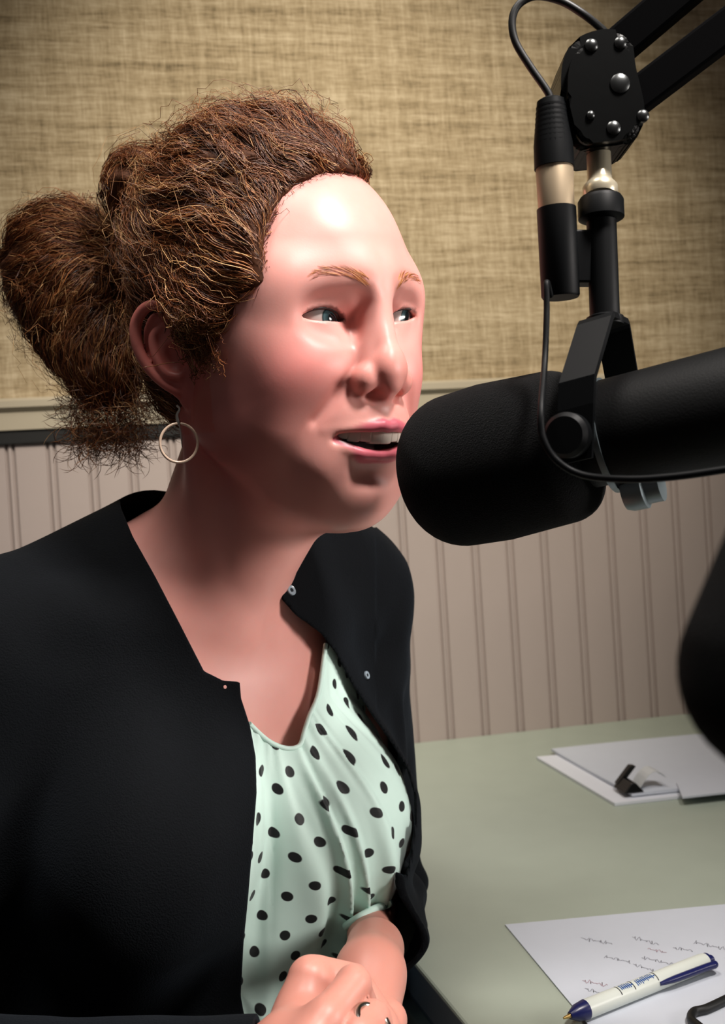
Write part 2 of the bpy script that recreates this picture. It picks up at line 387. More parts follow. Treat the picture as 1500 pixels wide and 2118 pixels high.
lathe('plunger', p0, pd, [(s2, 0), (s2, pr*.9), (s2+.002, pr*.9), (s2+.003, .0028), (PL-.001, .0030), (PL, .0022), (PL, 0)], M_blue, pen, 24)
pa_, pb_, _ = frame_of(pd); side = np.cross(pd, [0, 0, 1.0]); side /= np.linalg.norm(side)
side = side if side[1] < 0 else -side
cp = p0+side*(pr*.95)+np.array([0, 0, .001])
tube('clip', [p0+pd*(s2+.001)+side*pr*.4, cp+pd*(s2+.000)+side*.0025, cp+pd*(s2-.008)+side*.002, cp+pd*(s2-.035)+side*.001, cp+pd*(s2-.048)], [.002, .0024, .0024, .0022, .0012], M_blue, pen, 10, 8)
def wrap_mark(s, a0, a1, wdt, m):              # small printed band on the barrel
    upv = np.array([0, 0, 1.0]); sd = np.cross(upv, pd); V = []
    for t in (0, wdt):
        for k in range(9):
            a = a0+(a1-a0)*k/8; V.append(p0+pd*(s+t)+(pr+.00015)*(math.cos(a)*upv+math.sin(a)*sd))
    return link('printed_mark', mesh_np('printed_mark', V, [(i, i+1, 9+i+1, 9+i) for i in range(8)]), m, pen)
sa = -1 if np.cross(np.array([0, 0, 1.0]), pd)[1] > 0 else 1
for px in (1276, 1304, 1351): wrap_mark(np.linalg.norm(on_z(px, 2106-(px-1166)*.4, pz)-p0), sa*-.5, sa*1.0, .0007, M_dk)
for px0, px1 in ((1281, 1300), (1312, 1346)):
    u = px0
    while u < px1:
        c = rng.uniform(.1, .35); wrap_mark(np.linalg.norm(on_z(u, 2106-(u-1166)*.4, pz)-p0), sa*(c-.35), sa*(c+.40), .0007, M_blueprint); u += 3.6
        wrap_mark(np.linalg.norm(on_z(u-1.5, 2106-(u-1166)*.4, pz)-p0), sa*(.25), sa*(.42), .0012, M_blueprint)
# cord loop bottom right
M_cord = mat('black_cord', lin(10, 12, 12), .5)
cz = TZ+.0012+.0028
lp = [on_z(x, y, cz) for x, y in ((1560, 2040), (1505, 2066), (1462, 2086), (1436, 2093), (1430, 2108), (1445, 2122), (1480, 2150))]
tag(tube('looped_cord', lp, .0027, M_cord), 'thin black cord looping over the bottom corner of the sheet', 'cord')

# ------------------------------------------------------------------ microphone
def camdir(v): v = A3 @ np.array(v, float); return v/np.linalg.norm(v)
M_foam = mat('black_foam', lin(7, 8, 9), .98, spec=.06, noise=.5, nscale=700, bump=1.0, bscale=1500, sheen=.05)
M_micb = mat('black_mic_paint', lin(6, 7, 8), .6, spec=.15, noise=.15, nscale=200, bump=.1, bscale=900)
M_satin = mat('black_satin_metal', lin(4, 6, 8), .5, spec=.15)
M_chrome = mat('chrome', lin(200, 190, 165), .3, metal=.45); M_silver = mat('brushed_silver', lin(170, 152, 126), .5, metal=.6)
M_grey = mat('grey_metal_rim', lin(120, 132, 136), .4, metal=.5)
mic = empty('studio_microphone'); tag(mic, 'large black foam-covered studio microphone in front of the woman\'s mouth', 'microphone')
n0 = at(853, 996, .552); n1 = at(1240, 905, .502); md = n1-n0; WL = np.linalg.norm(md); md /= WL
RW, RB = .0405, .0275
prof = [(0, 0)]
for i in range(1, 13):
    a = math.pi/2*i/12; prof.append((.030*(1-math.cos(a)), RW-.030+.030*math.sin(a) if i else 0))
prof[1:1] = [(0, .004)]
prof += [(.05, RW+.0008), (WL-.022, RW-.0015)]
for i in range(1, 9):
    a = math.pi/2*i/8; prof.append((WL-.022+.016*math.sin(a), RW-.0015-.012*(1-math.cos(a))))
prof += [(WL-.004, 0)]
lathe('windscreen', n0, md, prof, M_foam, mic, 72)
lathe('body', n0, md, [(WL-.02, 0), (WL-.02, .024), (WL+.004, .024), (WL+.006, RB), (WL+.135, RB), (WL+.14, RB-.004), (WL+.14, 0)], M_micb, mic, 64)
lathe('ring', n0, md, [(WL+.0035, RB-.002), (WL+.0035, RB+.0012), (WL+.0065, RB+.0012), (WL+.0065, RB-.002)], M_grey, mic, 64)
# yoke in the plane across the axis
vup = np.array([0, 0, 1.0])+camdir((.0, 0, 0.0001))*0; vv = vup-md*(vup@md); vv /= np.linalg.norm(vv); nn = np.cross(vv, md)
nn = nn if nn@fw < 0 else -nn
YS = WL+.003
yc = n0+md*YS
def strap(name, path, width, th, m, parent):
    P = [yc+nn*a+vv*b+md*(.24*b-.002) for a, b in path]; t = np.gradient(np.array(P), axis=0); bm = bmesh.new(); rows = []
    for p, tt in zip(P, t):
        tt = tt/np.linalg.norm(tt); out = np.cross(md, tt); rows.append([bm.verts.new(p+md*(sx*width/2)+out*(sy*th/2)) for sx, sy in ((-1, -1), (1, -1), (1, 1), (-1, 1))])
    for r0, r1 in zip(rows, rows[1:]):
        for i in range(4): bm.faces.new((r0[i], r0[(i+1) % 4], r1[(i+1) % 4], r1[i]))
    bm.faces.new(rows[0][::-1]); bm.faces.new(rows[-1])
    bmesh.ops.bevel(bm, geom=[e for e in bm.edges if e.calc_face_angle(0) > .5], offset=.0007, segments=2, affect='EDGES')
    return link(name, bm_mesh(name, bm), m, parent, False)
strap('yoke', [(.0435, -.012), (.0435, .012), (.0425, .024), (.017, .0525), (.014, .0545), (-.014, .0545), (-.017, .0525), (-.0425, .024), (-.0435, .012), (-.0435, -.012)], .017, .003, M_satin, mic)
for sgn in (1, -1):
    lathe('yoke_knob', yc-md*.004+nn*sgn*.028, nn*sgn, [(0, 0), (0, .006), (.016, .006), (.016, .0098), (.0175, .0104), (.024, .0104), (.0262, .0085), (.0262, 0)], M_satin, mic, 40)
lathe('rear_plate', yc-vv*.028+md*.004, md, [(0, 0), (0, .010), (.003, .011), (.010, .011), (.011, .009), (.018, .009), (.018, 0)], M_grey, mic, 32)
top = yc+vv*.056+md*.0115
tdir = at(1243, 425, .502)-top; TL = np.linalg.norm(tdir); tdir /= TL
lathe('stem', top-tdir*.003, tdir, [(0, 0), (0, .0090), (.004, .0090), (.005, .0073), (TL, .0073), (TL, 0)], M_satin, mic, 32)
cl = top+tdir*TL
lathe('collar', cl-tdir*.008, tdir, [(0, 0), (0, .0085), (.0015, .0112), (.010, .0112), (.012, .0100), (.012, 0)], M_satin, mic, 28)
# XLR connector clipped beside the stem
xd = at(1140, 205, .500)-at(1160, 616, .500); XL = np.linalg.norm(xd); xd /= XL; xp = at(1160, 616, .500)
xs = lambda y: XL*(616-y)/(616-205)
xlr = tag(empty('cable_connector'), 'black cable connector with silver band beside the microphone stem', 'connector')
lathe('socket', xp, xd, [(0, 0), (0, .0088), (.001, .0094), (xs(432), .0096), (xs(430), 0)], M_satin, xlr, 32)
lathe('silver_band', xp, xd, [(xs(436), 0), (xs(436), .0088), (xs(350), .0092), (xs(346), .0088), (xs(346), 0)], M_silver, xlr, 32)
lathe('boot', xp, xd, [(xs(348), 0), (xs(348), .0098), (xs(300), .0096), (xs(230), .0076), (xs(210), .0070), (xs(205), .005), (xs(205), 0)], M_satin, xlr, 32)
for y in range(222, 300, 11): lathe('boot_rib', xp, xd, [(xs(y+4), .006), (xs(y+3.5), .0074+.0021*(y-215)/80), (xs(y-1), .0074+.0021*(y-215)/80), (xs(y-1.5), .006)], M_satin, xlr, 24)
ba = at(1195, 535, .503)
box('mount_block', (-.004, -.006, -.013), (.010, .006, .013), M_satin, mic, .001, Matrix.Translation(Vector(ba)) @ Matrix(((rt[0], fw[0], up[0], 0), (rt[1], fw[1], up[1], 0), (rt[2], fw[2], up[2], 0), (0, 0, 0, 1))))
cab = [at(x, y, d) for x, y, d in ((1141, 215, .500), (1133, 190, .5), (1095, 135, .5), (1066, 85, .5), (1060, 40, .5), (1075, 8, .5), (1110, -8, .5), (1160, 2, .5), (1205, 28, .5), (1245, 60, .505), (1262, 80, .51))]
tag(tube('microphone_cable', cab, .0019, M_cord), 'black cable looping from the connector up to the boom arm', 'cable')
thin = [at(x, y, d) for x, y, d in ((1139, 612, .493), (1131, 585, .486), (1131, 650, .483), (1127, 750, .475), (1120, 840, .452), (1122, 900, .448), (1150, 950, .446), (1205, 982, .442), (1300, 991, .428), (1400, 985, .418), (1520, 968, .41))]
tag(tube('thin_cable', thin, [.0015, .0015, .0015, .0015, .0016, .0016, .0016, .0017, .0017], M_satin), 'thin black cable hanging over the microphone and along its body', 'cable')
# boom arm
arm = tag(empty('boom_arm'), 'black double-bar boom arm holding the microphone from the upper right', 'boom arm')
rd = at(1237, 290, .512)-cl; rl = np.linalg.norm(rd); rd /= rl
lathe('chrome_rod', cl+tdir*.0045, rd, [(0, 0), (0, .0078), (.002, .0086), (.005, .0086), (.008, .0064), (.010, .0060), (rl+.01, .0060), (rl+.01, 0)], M_chrome, arm, 32)
M_gloss = mat('black_gloss_plastic', lin(2, 3, 3), .35, spec=.14, bump=.03, bscale=80); M_bolt = mat('dark_chrome_bolt', lin(90, 92, 92), .3, metal=1.0); M_armb = mat('black_arm_paint', lin(4, 4, 5), .9, spec=.05)
hp = spline([(1160, 200), (1164, 130), (1190, 82), (1250, 60), (1302, 74), (1316, 140), (1334, 232), (1312, 288), (1245, 304), (1190, 296), (1160, 200)], 5)[:-1]
def slab(name, pts, d0, d1, m, parent, bev): 
    P = [at(x, y, d0) for x, y in pts]; return prism(name, P, fw*(d1-d0), m, parent, bev)
ctr = hp.mean(0)
slab('joint_housing', hp, .499, .533, M_gloss, arm, .004)
slab('side_plate', (hp-ctr)*.88+ctr+np.array([4, 4]), .494, .5, M_gloss, arm, .002)
for x, y, r_ in ((1283, 172, .0048), (1270, 264, .0034), (1331, 239, .003), (1222, 238, .0022), (1284, 88, .003), (1224, 93, .0032)):
    q = at(x, y, .4935); lathe('bolt', q, -fw, [(-.002, 0), (-.002, r_), (0, r_), (.0006, r_*.8), (.0011, r_*.4), (.0012, 0)], M_bolt, arm, 20)
for (x0, y0), (x1, y1), wd_ in (((1262, 112), (1440, -40), .0170), ((1300, 215), (1530, 40), .0170)):
    pA, pB = at(x0, y0, .516), at(x1, y1, .505); dd = pB-pA; L_ = np.linalg.norm(dd); dd /= L_; pB = pA+dd*(L_+.15); L_ += .15
    bb = np.cross(dd, fw); bb /= np.linalg.norm(bb); cc = np.cross(bb, dd)
    mt = Matrix(((dd[0], bb[0], cc[0], pA[0]), (dd[1], bb[1], cc[1], pA[1]), (dd[2], bb[2], cc[2], pA[2]), (0, 0, 0, 1)))
    box('bar', (-.005, -wd_/2, -.009), (L_, wd_/2, .009), M_armb, arm, .0015, mt)
# second microphone close to the lens at the right edge
mic2 = tag(empty('foam_microphone'), 'blurred black foam microphone close to the camera at the right edge', 'microphone')
g0 = at(1575, 1605, .20); g1 = at(1790, 1085, .215); gd = g1-g0; gl = np.linalg.norm(gd); gd /= gl
pf = [(0, 0)]+[(.022*(1-math.cos(math.pi/2*i/10)), .0025+.022*math.sin(math.pi/2*i/10)) for i in range(0, 11)]+[(.07, .0255), (.075, .021), (.075, 0)]
lathe('windscreen', g0, gd, pf, M_foam, mic2, 64)
lathe('body', g0, gd, [(.07, 0), (.07, .019), (.16, .019), (.16, 0)], M_micb, mic2, 40)
hA = g0+gd*.155
tube('holder_arm', [hA, hA+gd*.03+rt*.01, hA+gd*.05+rt*.05, hA+rt*.30+up*.10, hA+rt*.75+up*.06], .007, M_armb, mic2, 16)

# ------------------------------------------------------------------ the woman: head frame and body frame (camera frame, mm)
def head_rot(y, p, r):
    B = np.array([[-math.cos(y), math.sin(y), 0], [0, 0, 1], [-math.sin(y), -math.cos(y), 0]])
    cp_, sp_, cr, sr = math.cos(p), math.sin(p), math.cos(r), math.sin(r)
    return B @ np.array([[1, 0, 0], [0, cp_, -sp_], [0, sp_, cp_]]) @ np.array([[cr, 0, sr], [0, 1, 0], [-sr, 0, cr]])
HR = head_rot(R(40.0), R(-0.6), R(5.0)); HT = np.array([-51.0, 99.0, 651.0])   # head local: x her right, y forward, z up
def h2c(q): return np.asarray(q, float) @ HR.T + HT
def toh(P): return [(P[0]-HT[0])*HR[0, a]+(P[1]-HT[1])*HR[1, a]+(P[2]-HT[2])*HR[2, a] for a in range(3)]
TY, TP = R(40), R(6)
TR = head_rot(TY, -TP, R(-3)); TT = np.array([-105.0, -62.0, 715.0])         # torso frame, origin between the clavicles
def t2c(q): return np.asarray(q, float) @ TR.T + TT
def tot(P): return [(P[0]-TT[0])*TR[0, a]+(P[1]-TT[1])*TR[1, a]+(P[2]-TT[2])*TR[2, a] for a in range(3)]
def pix(P): return CX+F*P[0]/P[2], CY-F*P[1]/P[2]

EYE = np.array([30.5, 68.0, 13.0]); ER = 12.2
UL = [(29.5, 84.5, -52.0), (19, 94.5, -50.3), (10, 101.0, -48.8), (4, 103.8, -47.6), (0, 103.6, -48.6)]
LL = [(29.0, 83.5, -53.2), (19, 92.0, -60.5), (10, 97.2, -64.5), (0, 98.8, -65.6)]
def mirror_chain(p, pts, rs): return chain(p, pts, rs)
def head_core(q):
    x, y, z = q; x = x*(1+.30*np.clip((-x-32)/26, 0, 1)); q = [x, y, z]; s = [np.abs(x), y, z]
    d = ell(q, (0, -4, 46), (71, 92, 86))
    d = smin(d, ell(q, (0, 34, 46), (60, 56, 52)), 20)
    d = smin(d, ell(q, (0, 28, -18), (60, 60, 74)), 22)
    d = smin(d, cap(s, (50, 6, -40), (12, 66, -80), 19, 16), 22)            # jaw
    d = smin(d, ell(q, (0, 76, -82), (16.5, 19, 17)), 14)                      # chin
    d = smin(d, ell(s, (37, 40, -42), (29, 36, 38)), 22)                     # lower cheek
    d = smin(d, ell(s, (40, 34, -22), (24, 36, 36)), 26)                     # cheek fill
    d = smin(d, ell(q, (0, 34, -86), (42, 46, 24)), 22)                      # under the chin
    d = smin(d, ell(s, (35, 62.5, -16), (24, 25, 20)), 19)                     # cheek apple
    d = smin(d, ell(s, (50, 38, 0), (14, 26, 18)), 24)                      # cheek bone
    d = smin(d, ell(s, (22, 76, -69), (13, 14, 14)), 16)                     # beside the chin
    d = smin(d, ell(q, (0, 80, -50), (27, 23, 25)), 14)                      # muzzle
    d = smin(d, cap(s, (7, 83, 30), (42, 68, 30), 11, 10.5), 18)               # brow ridge
    d = smin(d, ell(s, (45, 46, 24), (19, 29, 30)), 26)                      # temple
    d = smax(d, -ell(s, (29, 93, 12), (18, 15, 11)), 11)                      # eye socket
    d = smax(d, -ell(s, (16.5, 94, 12), (8.5, 13, 8)), 11)                       # inner corner of the socket
    # nose
    d = smin(d, cap(q, (0, 85, 24), (0, 101.5, -13), 7.0, 9.0), 10)
    d = smin(d, cap(s, (4, 86, 10), (10, 95, -22), 6, 7), 8)
    d = smin(d, ell(q, (0, 104, -19.5), (11.5, 10.5, 10)), 7)
    d = smin(d, ell(s, (14.6, 95.5, -24.5), (6.8, 9.0, 8.0)), 4.0)             # wing
    d = smin(d, cap(q, (0, 98, -33), (0, 106, -27.5), 4.2, 4.6), 5)           # columella
    U = np.array([[.94, .30, .1], [-.30, .94, 0.0], [-.1, 0, 1.0]])
    d = smax(d, -ellr(s, (8.8, 99.5, -33.6), (3.9, 6.6, 3.8), U), 2.0)      # nostril
    # brow pad over the lid, eyelids
    lid = np.sqrt((s[0]-EYE[0])**2+(s[1]-EYE[1])**2+(s[2]-EYE[2])**2)-(ER+1.9)
    d = smin(d, lid, 5)
    d = smin(d, cap(s, (19, 80.5, 25.0), (49, 63.0, 11.5), 6.8, 6.4), 4)         # hooded fold
    d = smin(d, cap(s, (25, 77.5, 2.5), (38, 72.5, 1.5), 3.4, 3.0), 9)         # pad under the eye
    ex, ez = s[0]-EYE[0], s[2]-EYE[2]+.10*(s[0]-EYE[0])
    hw = 14.5; hu, hl = 4.2, 2.5
    ru, rl_ = (hw*hw+hu*hu)/2/hu, (hw*hw+hl*hl)/2/hl
    up_ = np.sqrt(ex**2+(ez-(hu-ru))**2)-ru; lo_ = np.sqrt(ex**2+(ez+(hl-rl_))**2)-rl_
    slit = np.maximum(np.maximum(up_, lo_), 66.0-s[1])
    d = smax(d, -slit, .8)
    # mouth
    mc = np.maximum(np.maximum(ell([s[0], y*0, z], (0, 0, -57.0), (27.5, 50, 6.6)), 76-y), -(112-y)*0-1e3)
    d = smax(d, -mc, 2.5)
    d = smin(d, chain(s, UL, [1.0, 1.6, 2.4, 2.9, 2.7]), 3.2)
    d = smin(d, chain(s, LL, [1.6, 3.0, 3.9, 4.1]), 3.2)
    d = smax(d, -ell(q, (0, 101, -75.5), (13, 7, 4.5)), 10)                   # crease over the chin
    d = smax(d, -cap(s, (25.5, 90.5, -31), (35, 82, -46), .8, -2.5), 10)      # smile line
    d = smax(d, -cap(q, (0, 108.5, -34.5), (0, 109.5, -42), 1.6, 2.2), 3.5)  # philtrum
    return d
EARC = np.array([68.5, -13.0, 2.0])
eo = np.array([math.cos(R(30)), math.sin(R(30)), 0])         # outward normal of the ear, turned forward
ef = np.array([-math.sin(R(30)), math.cos(R(30)), 0])        # forward along the ear
ER3 = np.array([ef, [0, 0, 1], eo])
tilt = R(20); ct, st_ = math.cos(tilt), math.sin(tilt)
ER3 = np.array([ef*ct+np.array([0, 0, 1])*st_, -ef*st_+np.array([0, 0, 1])*ct, eo])   # ear u (forward), v (up), w (out)
def ear(q):
    p = [np.abs(q[0])-EARC[0], q[1]-EARC[1], q[2]-EARC[2]]
    u, v, w_ = [p[0]*e[0]+p[1]*e[1]+p[2]*e[2] for e in ER3]; P = [u, v, w_]
    d = ell(P, (-4, 4, 2), (15.5, 26, 3.4))
    d = smin(d, cap(P, (2, 16, -8), (2, -16, -8), 8, 8), 4)
    d = smin(d, ell(P, (-1.5, -24, 1.5), (8.2, 11, 3.6)), 4)
    hx = [(9, 8, 3), (11, 20, 5), (5, 30, 7), (-5, 33, 8), (-15, 27, 8), (-19.5, 14, 8), (-18.5, 0, 7), (-14, -12, 6), (-8, -21, 4)]
    d = smin(d, chain(P, spline(hx, 4), np.interp(np.linspace(0, 8, 33), range(9), [2.4, 2.8, 3.2, 3.4, 3.6, 3.5, 3.2, 2.8, 2.6])), 2.2)
    ah = [(1, 20, 4), (-8, 16, 6), (-11, 4, 6.5), (-9, -8, 6), (-2, -14, 5)]
    d = smin(d, chain(P, spline(ah, 4), np.interp(np.linspace(0, 4, 17), range(5), [2.2, 2.8, 3.0, 3.0, 2.4])), 2.2)
    d = smin(d, ell(P, (8, -4, 4), (3.6, 6, 4)), 3)
    d = smax(d, -ell(P, (0, -1, 6), (7, 9, 5.5)), 2)
    return d
NB = t2c((0, -14, -10)); NH = h2c((0, -22, -42))
SCM0 = h2c((56, -22, -36)); SCM1 = t2c((16, 42, -6))
def neck(P):
    d = cap(P, NH, NB, 48, 51)
    d = smin(d, cap(P, h2c((4, 14, -70)), t2c((10, 18, -8)), 34, 31), 20)
    d = smin(d, cap(P, SCM0, SCM1, 9, 8), 16)
    d = smin(d, cap(P, h2c((-50, -22, -36)), t2c((-4, 40, -10)), 8, 7), 14)
    return d
ELN, ELF = np.array([-310.0, -345, 590]), np.array([4.0, -312.0, 800.0])    # elbows
WRF = pc(768, 1985, 572.0); WRN = pc(540, 2260, 470.0)
SHN, SHF = t2c((158, -14, -40)), t2c((-126, -14, -4))
def torso(P, bustk=26):
    q = tot(P); s = [np.abs(q[0]), q[1], q[2]]
    d = ell(q, (0, -8, -130), (140, 92, 190))
    s3 = [s[0]*(1+.18*np.clip(-q[0]/60, 0, 1)), s[1], q[2]-46*np.clip((-q[0]-10)/100, 0, 1)]      # her left shoulder is raised
    d = smin(d, cap(s3, (40, -18, -14), (150, -16, -42), 42, 46), 30)
    d = smin(d, cap(s3, (34, -34, 34), (112, -26, -14), 26, 32), 30)           # trapezius
    d = smin(d, ell(s, (66, 68, -150), (62, 57, 70)), bustk)
    d = smin(d, ell(q, (0, 14, -310), (134, 108, 150)), 40)
    d = smin(d, cap(s, (14, 48, -12), (120, 18, -8), 9, 9), 18)               # clavicle
    return d
def arms(P, g=0.0):
    d = chain(P, [SHN, ELN, WRN], [50+g, 44+g, 27+g])
    return np.minimum(d, chain(P, [SHF, ELF, WRF], [48+g, 40+g, 24+g]))
# hands (camera frame from pixels and depth)
c = lambda x, y, d: pc(x, y, float(d))
def hands(P):
    # her left hand: wrist, back of the hand, fingers going down
    d = cap(P, c(776, 1962, 590), c(766, 2015, 552), 17, 17.5)
    d = smin(d, cap(P, c(766, 2015, 552), c(750, 2130, 522), 17.5, 20), 10)
    for i, (x0, y0, x1, y1, x2, y2) in enumerate(((800, 2110, 790, 2180, 740, 2230), (772, 2130, 762, 2205, 705, 2255), (742, 2140, 728, 2220, 670, 2270), (715, 2140, 695, 2225, 640, 2275))):
        d = smin(d, chain(P, [c(x0, y0, 515), c(x1, y1, 492), c(x2, y2, 486)], [10.5, 9, 7.5]), 5)
    # her right hand in front: knuckles toward the viewer, index finger crossing over
    r = chain(P, [c(622, 2190, 484), c(626, 2100, 494), c(642, 2026, 503)], [15, 13.5, 11.5], 6)
    r = smin(r, chain(P, [c(662, 2012, 508), c(732, 2030, 514), c(788, 2120, 502), c(812, 2190, 490)], [8, 8.6, 9, 9]), 2.5)
    f2 = chain(P, [c(612, 2200, 446), c(674, 2108, 464), c(732, 2036, 482)], [9.2, 9.2, 8.2], 3)
    f2 = smin(f2, chain(P, [c(730, 2034, 484), c(752, 2080, 492), c(752, 2150, 486)], [8.2, 7.2, 7.0]), 3)
    f3 = chain(P, [c(690, 2200, 452), c(742, 2140, 462), c(772, 2108, 474), c(795, 2170, 470)], [9, 8.6, 8, 7], 3)
    f4 = chain(P, [c(760, 2240, 450), c(800, 2190, 456), c(815, 2250, 456)], [8, 7.5, 6.5], 3)
    r = smin(smin(smin(r, f2, .8), f3, .8), f4, .8)
    r = smin(r, cap(P, c(600, 2220, 478), c(690, 2260, 474), 20, 18), 6)
    r = smin(r, cap(P, WRN, c(610, 2200, 468), 24, 24), 10)
    return smin(d, r, .8)
HLO, HHI = None, None
def body(P):
    P = np.asarray(P, float); q = toh(P); d = smin(torso(P)+7.0, neck(P), 24)
    d = smin(d, arms(P, -16), 12)
    m = (q[2] > -150) & (q[1] > -110) & (q[1] < 140)
    if m.any():
        qm = [a[m] for a in q]; hd = head_core(qm)
        me = (np.abs(qm[0]) > 45) & (np.abs(qm[1]+6) < 45) & (np.abs(qm[2]) < 60)
        if me.any(): hd[me] = smin(hd[me], ear([a[me] for a in qm]), 4)
        d[m] = smin(d[m], hd, 16)
    m = P[1] < -195
    m &= (P[2] < 620) & (P[0] > -110)
    if m.any(): d[m] = smin(d[m], hands(P[:, m]), 4)
    return d

# ---- gentle fit of the head to the measured landmarks (3-D radial warp, head frame)
LM = [(44.5, 66, 11.5, 596, 668), (16, 80, 14.5, 726, 664), (-16, 80, 14.5, 803, 662), (-44.5, 66, 11.5, 850, 656), (0, 114.5, -19.5, 826, 762),
      (21.2, 95.5, -24.5, 736, 785), (0, 102, -35, 806, 822), (29, 85.5, -53, 672, 893), (0, 106, -46, 810, 880), (0, 102, -69, 790, 956),
      (0, 95, -83, 768, 1012), (0, 80, -99, 744, 1076), (0, 94, 30, 790, 577), (30.5, 79.5, 13, 669, 652), (-30.5, 79.5, 13, 828, 655), (0, 92, 60, 765, 480), (-52, 52, -12, 808, 762)]   # head point, pixel
def build_warp():
    if not LM: return lambda c_: c_
    A = np.array([l[:3] for l in LM], float); C0 = h2c(A)
    tgt = np.stack([(np.array([l[3] for l in LM])-CX)/F*C0[:, 2], -(np.array([l[4] for l in LM])-CY)/F*C0[:, 2], C0[:, 2]], 1)
    Dv = tgt-C0; sg = 24.0
    K = np.exp(-((A[:, None]-A[None])**2).sum(-1)/(2*sg*sg)); W = np.linalg.solve(K+.08*np.eye(len(A)), Dv)
    def f_(cpts):
        q = np.stack(toh(cpts.T), 1); out = np.array(cpts, float); m = (q[:, 2] > -140) & (q[:, 1] > -140)
        Kq = np.exp(-((q[m][:, None]-A[None])**2).sum(-1)/(2*sg*sg)); out[m] += Kq @ W; return out
    return f_
warp = build_warp()

VOX = 1.6
bv, bf = polygonise(body, (-420, -480, 380), (200, 250, 960), VOX)
q = np.stack(toh(bv.T), 1); sx = np.abs(q[:, 0]); X = [sx, q[:, 1], q[:, 2]]
def blob(c_, r_): return np.exp(-(((X[0]-c_[0])/r_[0])**2+((X[1]-c_[1])/r_[1])**2+((X[2]-c_[2])/r_[2])**2))
hm = (q[:, 2] > -150)*(q[:, 1] > -110)
col = np.tile(np.array(lin(231, 166, 156)[:3]), (len(bv), 1))
def mixc(msk, rgb):
    global col
    col = col*(1-msk[:, None])+np.array(lin(*rgb)[:3])[None]*msk[:, None]
nz = vnoise(bv.T/14, 3)*.5+vnoise(bv.T/5, 5)*.3
mixc(np.clip(.30+.4*nz, 0, 1)*.5, (214, 140, 126))
mixc(np.clip((-185-bv[:, 1])/20, 0, 1)*.7, (196, 132, 114))                          # hands a little browner, the dimmer light low down put into their colour
mixc(np.clip(blob((42, 62, -18), (24, 30, 20))*.75*hm, 0, 1), (208, 88, 92))       # flushed cheeks
mixc(np.clip(blob((58, 12, -45), (36, 55, 44))*.85*hm, 0, 1), (172, 70, 72))  # jaw and neck side: shade painted into the skin as dark red
mixc(np.clip(blob((8, 106, -24), (14, 14, 12))*.45*hm, 0, 1), (212, 120, 110))       # nose
mixc(np.clip(blob((17, 80, 17), (8, 10, 9))*.5*hm, 0, 1), (170, 92, 88))             # shadow in the inner eye socket, painted as darker red
me_ = (np.abs(q[:, 0]) > 62)*(np.abs(q[:, 1]+6) < 34)*(np.abs(q[:, 2]) < 46)*1.0
mixc(me_*.6, (196, 92, 82))
ld = np.minimum(chain(X, UL, [1.0, 1.6, 2.4, 2.9, 2.7]), chain(X, LL, [1.6, 3.0, 3.9, 4.1]))
mixc(np.clip(1-(ld-.35)/.8, 0, 1)*hm, (220, 112, 126))                                # lips
bd = chain(X, [(12, 97, 29), (24, 92, 34.5), (36, 82, 35), (46, 70, 29)], [4.2, 4.0, 3.2, 2.0])
mixc(np.clip(1-(bd+.5)/3.5, 0, 1)*.28*hm, (150, 96, 78))                             # brows
slit_in = ell([X[0], q[:, 1]*0, X[2]], (0, 0, -57.0), (24.0, 50, 6.0))
mixc(np.clip(-slit_in*.5, 0, 1)*(q[:, 1] < 97)*(q[:, 1] > 60)*hm, (70, 18, 22))      # inside of the mouth
ll = np.sqrt((X[0]-EYE[0])**2+(X[1]-EYE[1])**2+(X[2]-EYE[2])**2)
ex, ez = X[0]-EYE[0], X[2]-EYE[2]+.10*(X[0]-EYE[0]); hu, hw = 4.2, 14.5; ru = (hw*hw+hu*hu)/2/hu
ue = np.sqrt(ex**2+(ez-(hu-ru))**2)-ru
mixc(np.clip(1-np.abs(ue-.3)/1.9, 0, 1)*(ez > -1)*(np.abs(ex) < 15)*(q[:, 1] > 66)*(ll < 16.5)*.85*hm, (70, 36, 34))   # lash line
bv = warp(bv)
M_skin = mat('skin', lin(222, 172, 150), .42, spec=.4, bump=.02, bscale=900)
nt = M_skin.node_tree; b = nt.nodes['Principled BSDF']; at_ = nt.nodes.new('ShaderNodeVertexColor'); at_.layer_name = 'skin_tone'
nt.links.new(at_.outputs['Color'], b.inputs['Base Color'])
b.inputs['Subsurface Weight'].default_value = .18; b.inputs['Subsurface Radius'].default_value = (1.0, .32, .2); b.inputs['Subsurface Scale'].default_value = .006
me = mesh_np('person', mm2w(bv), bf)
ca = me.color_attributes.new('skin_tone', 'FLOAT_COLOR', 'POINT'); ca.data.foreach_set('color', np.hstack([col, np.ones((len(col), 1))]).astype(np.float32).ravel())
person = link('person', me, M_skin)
tag(person, 'seated woman in a black cardigan and dotted mint blouse speaking at the microphone', 'person')

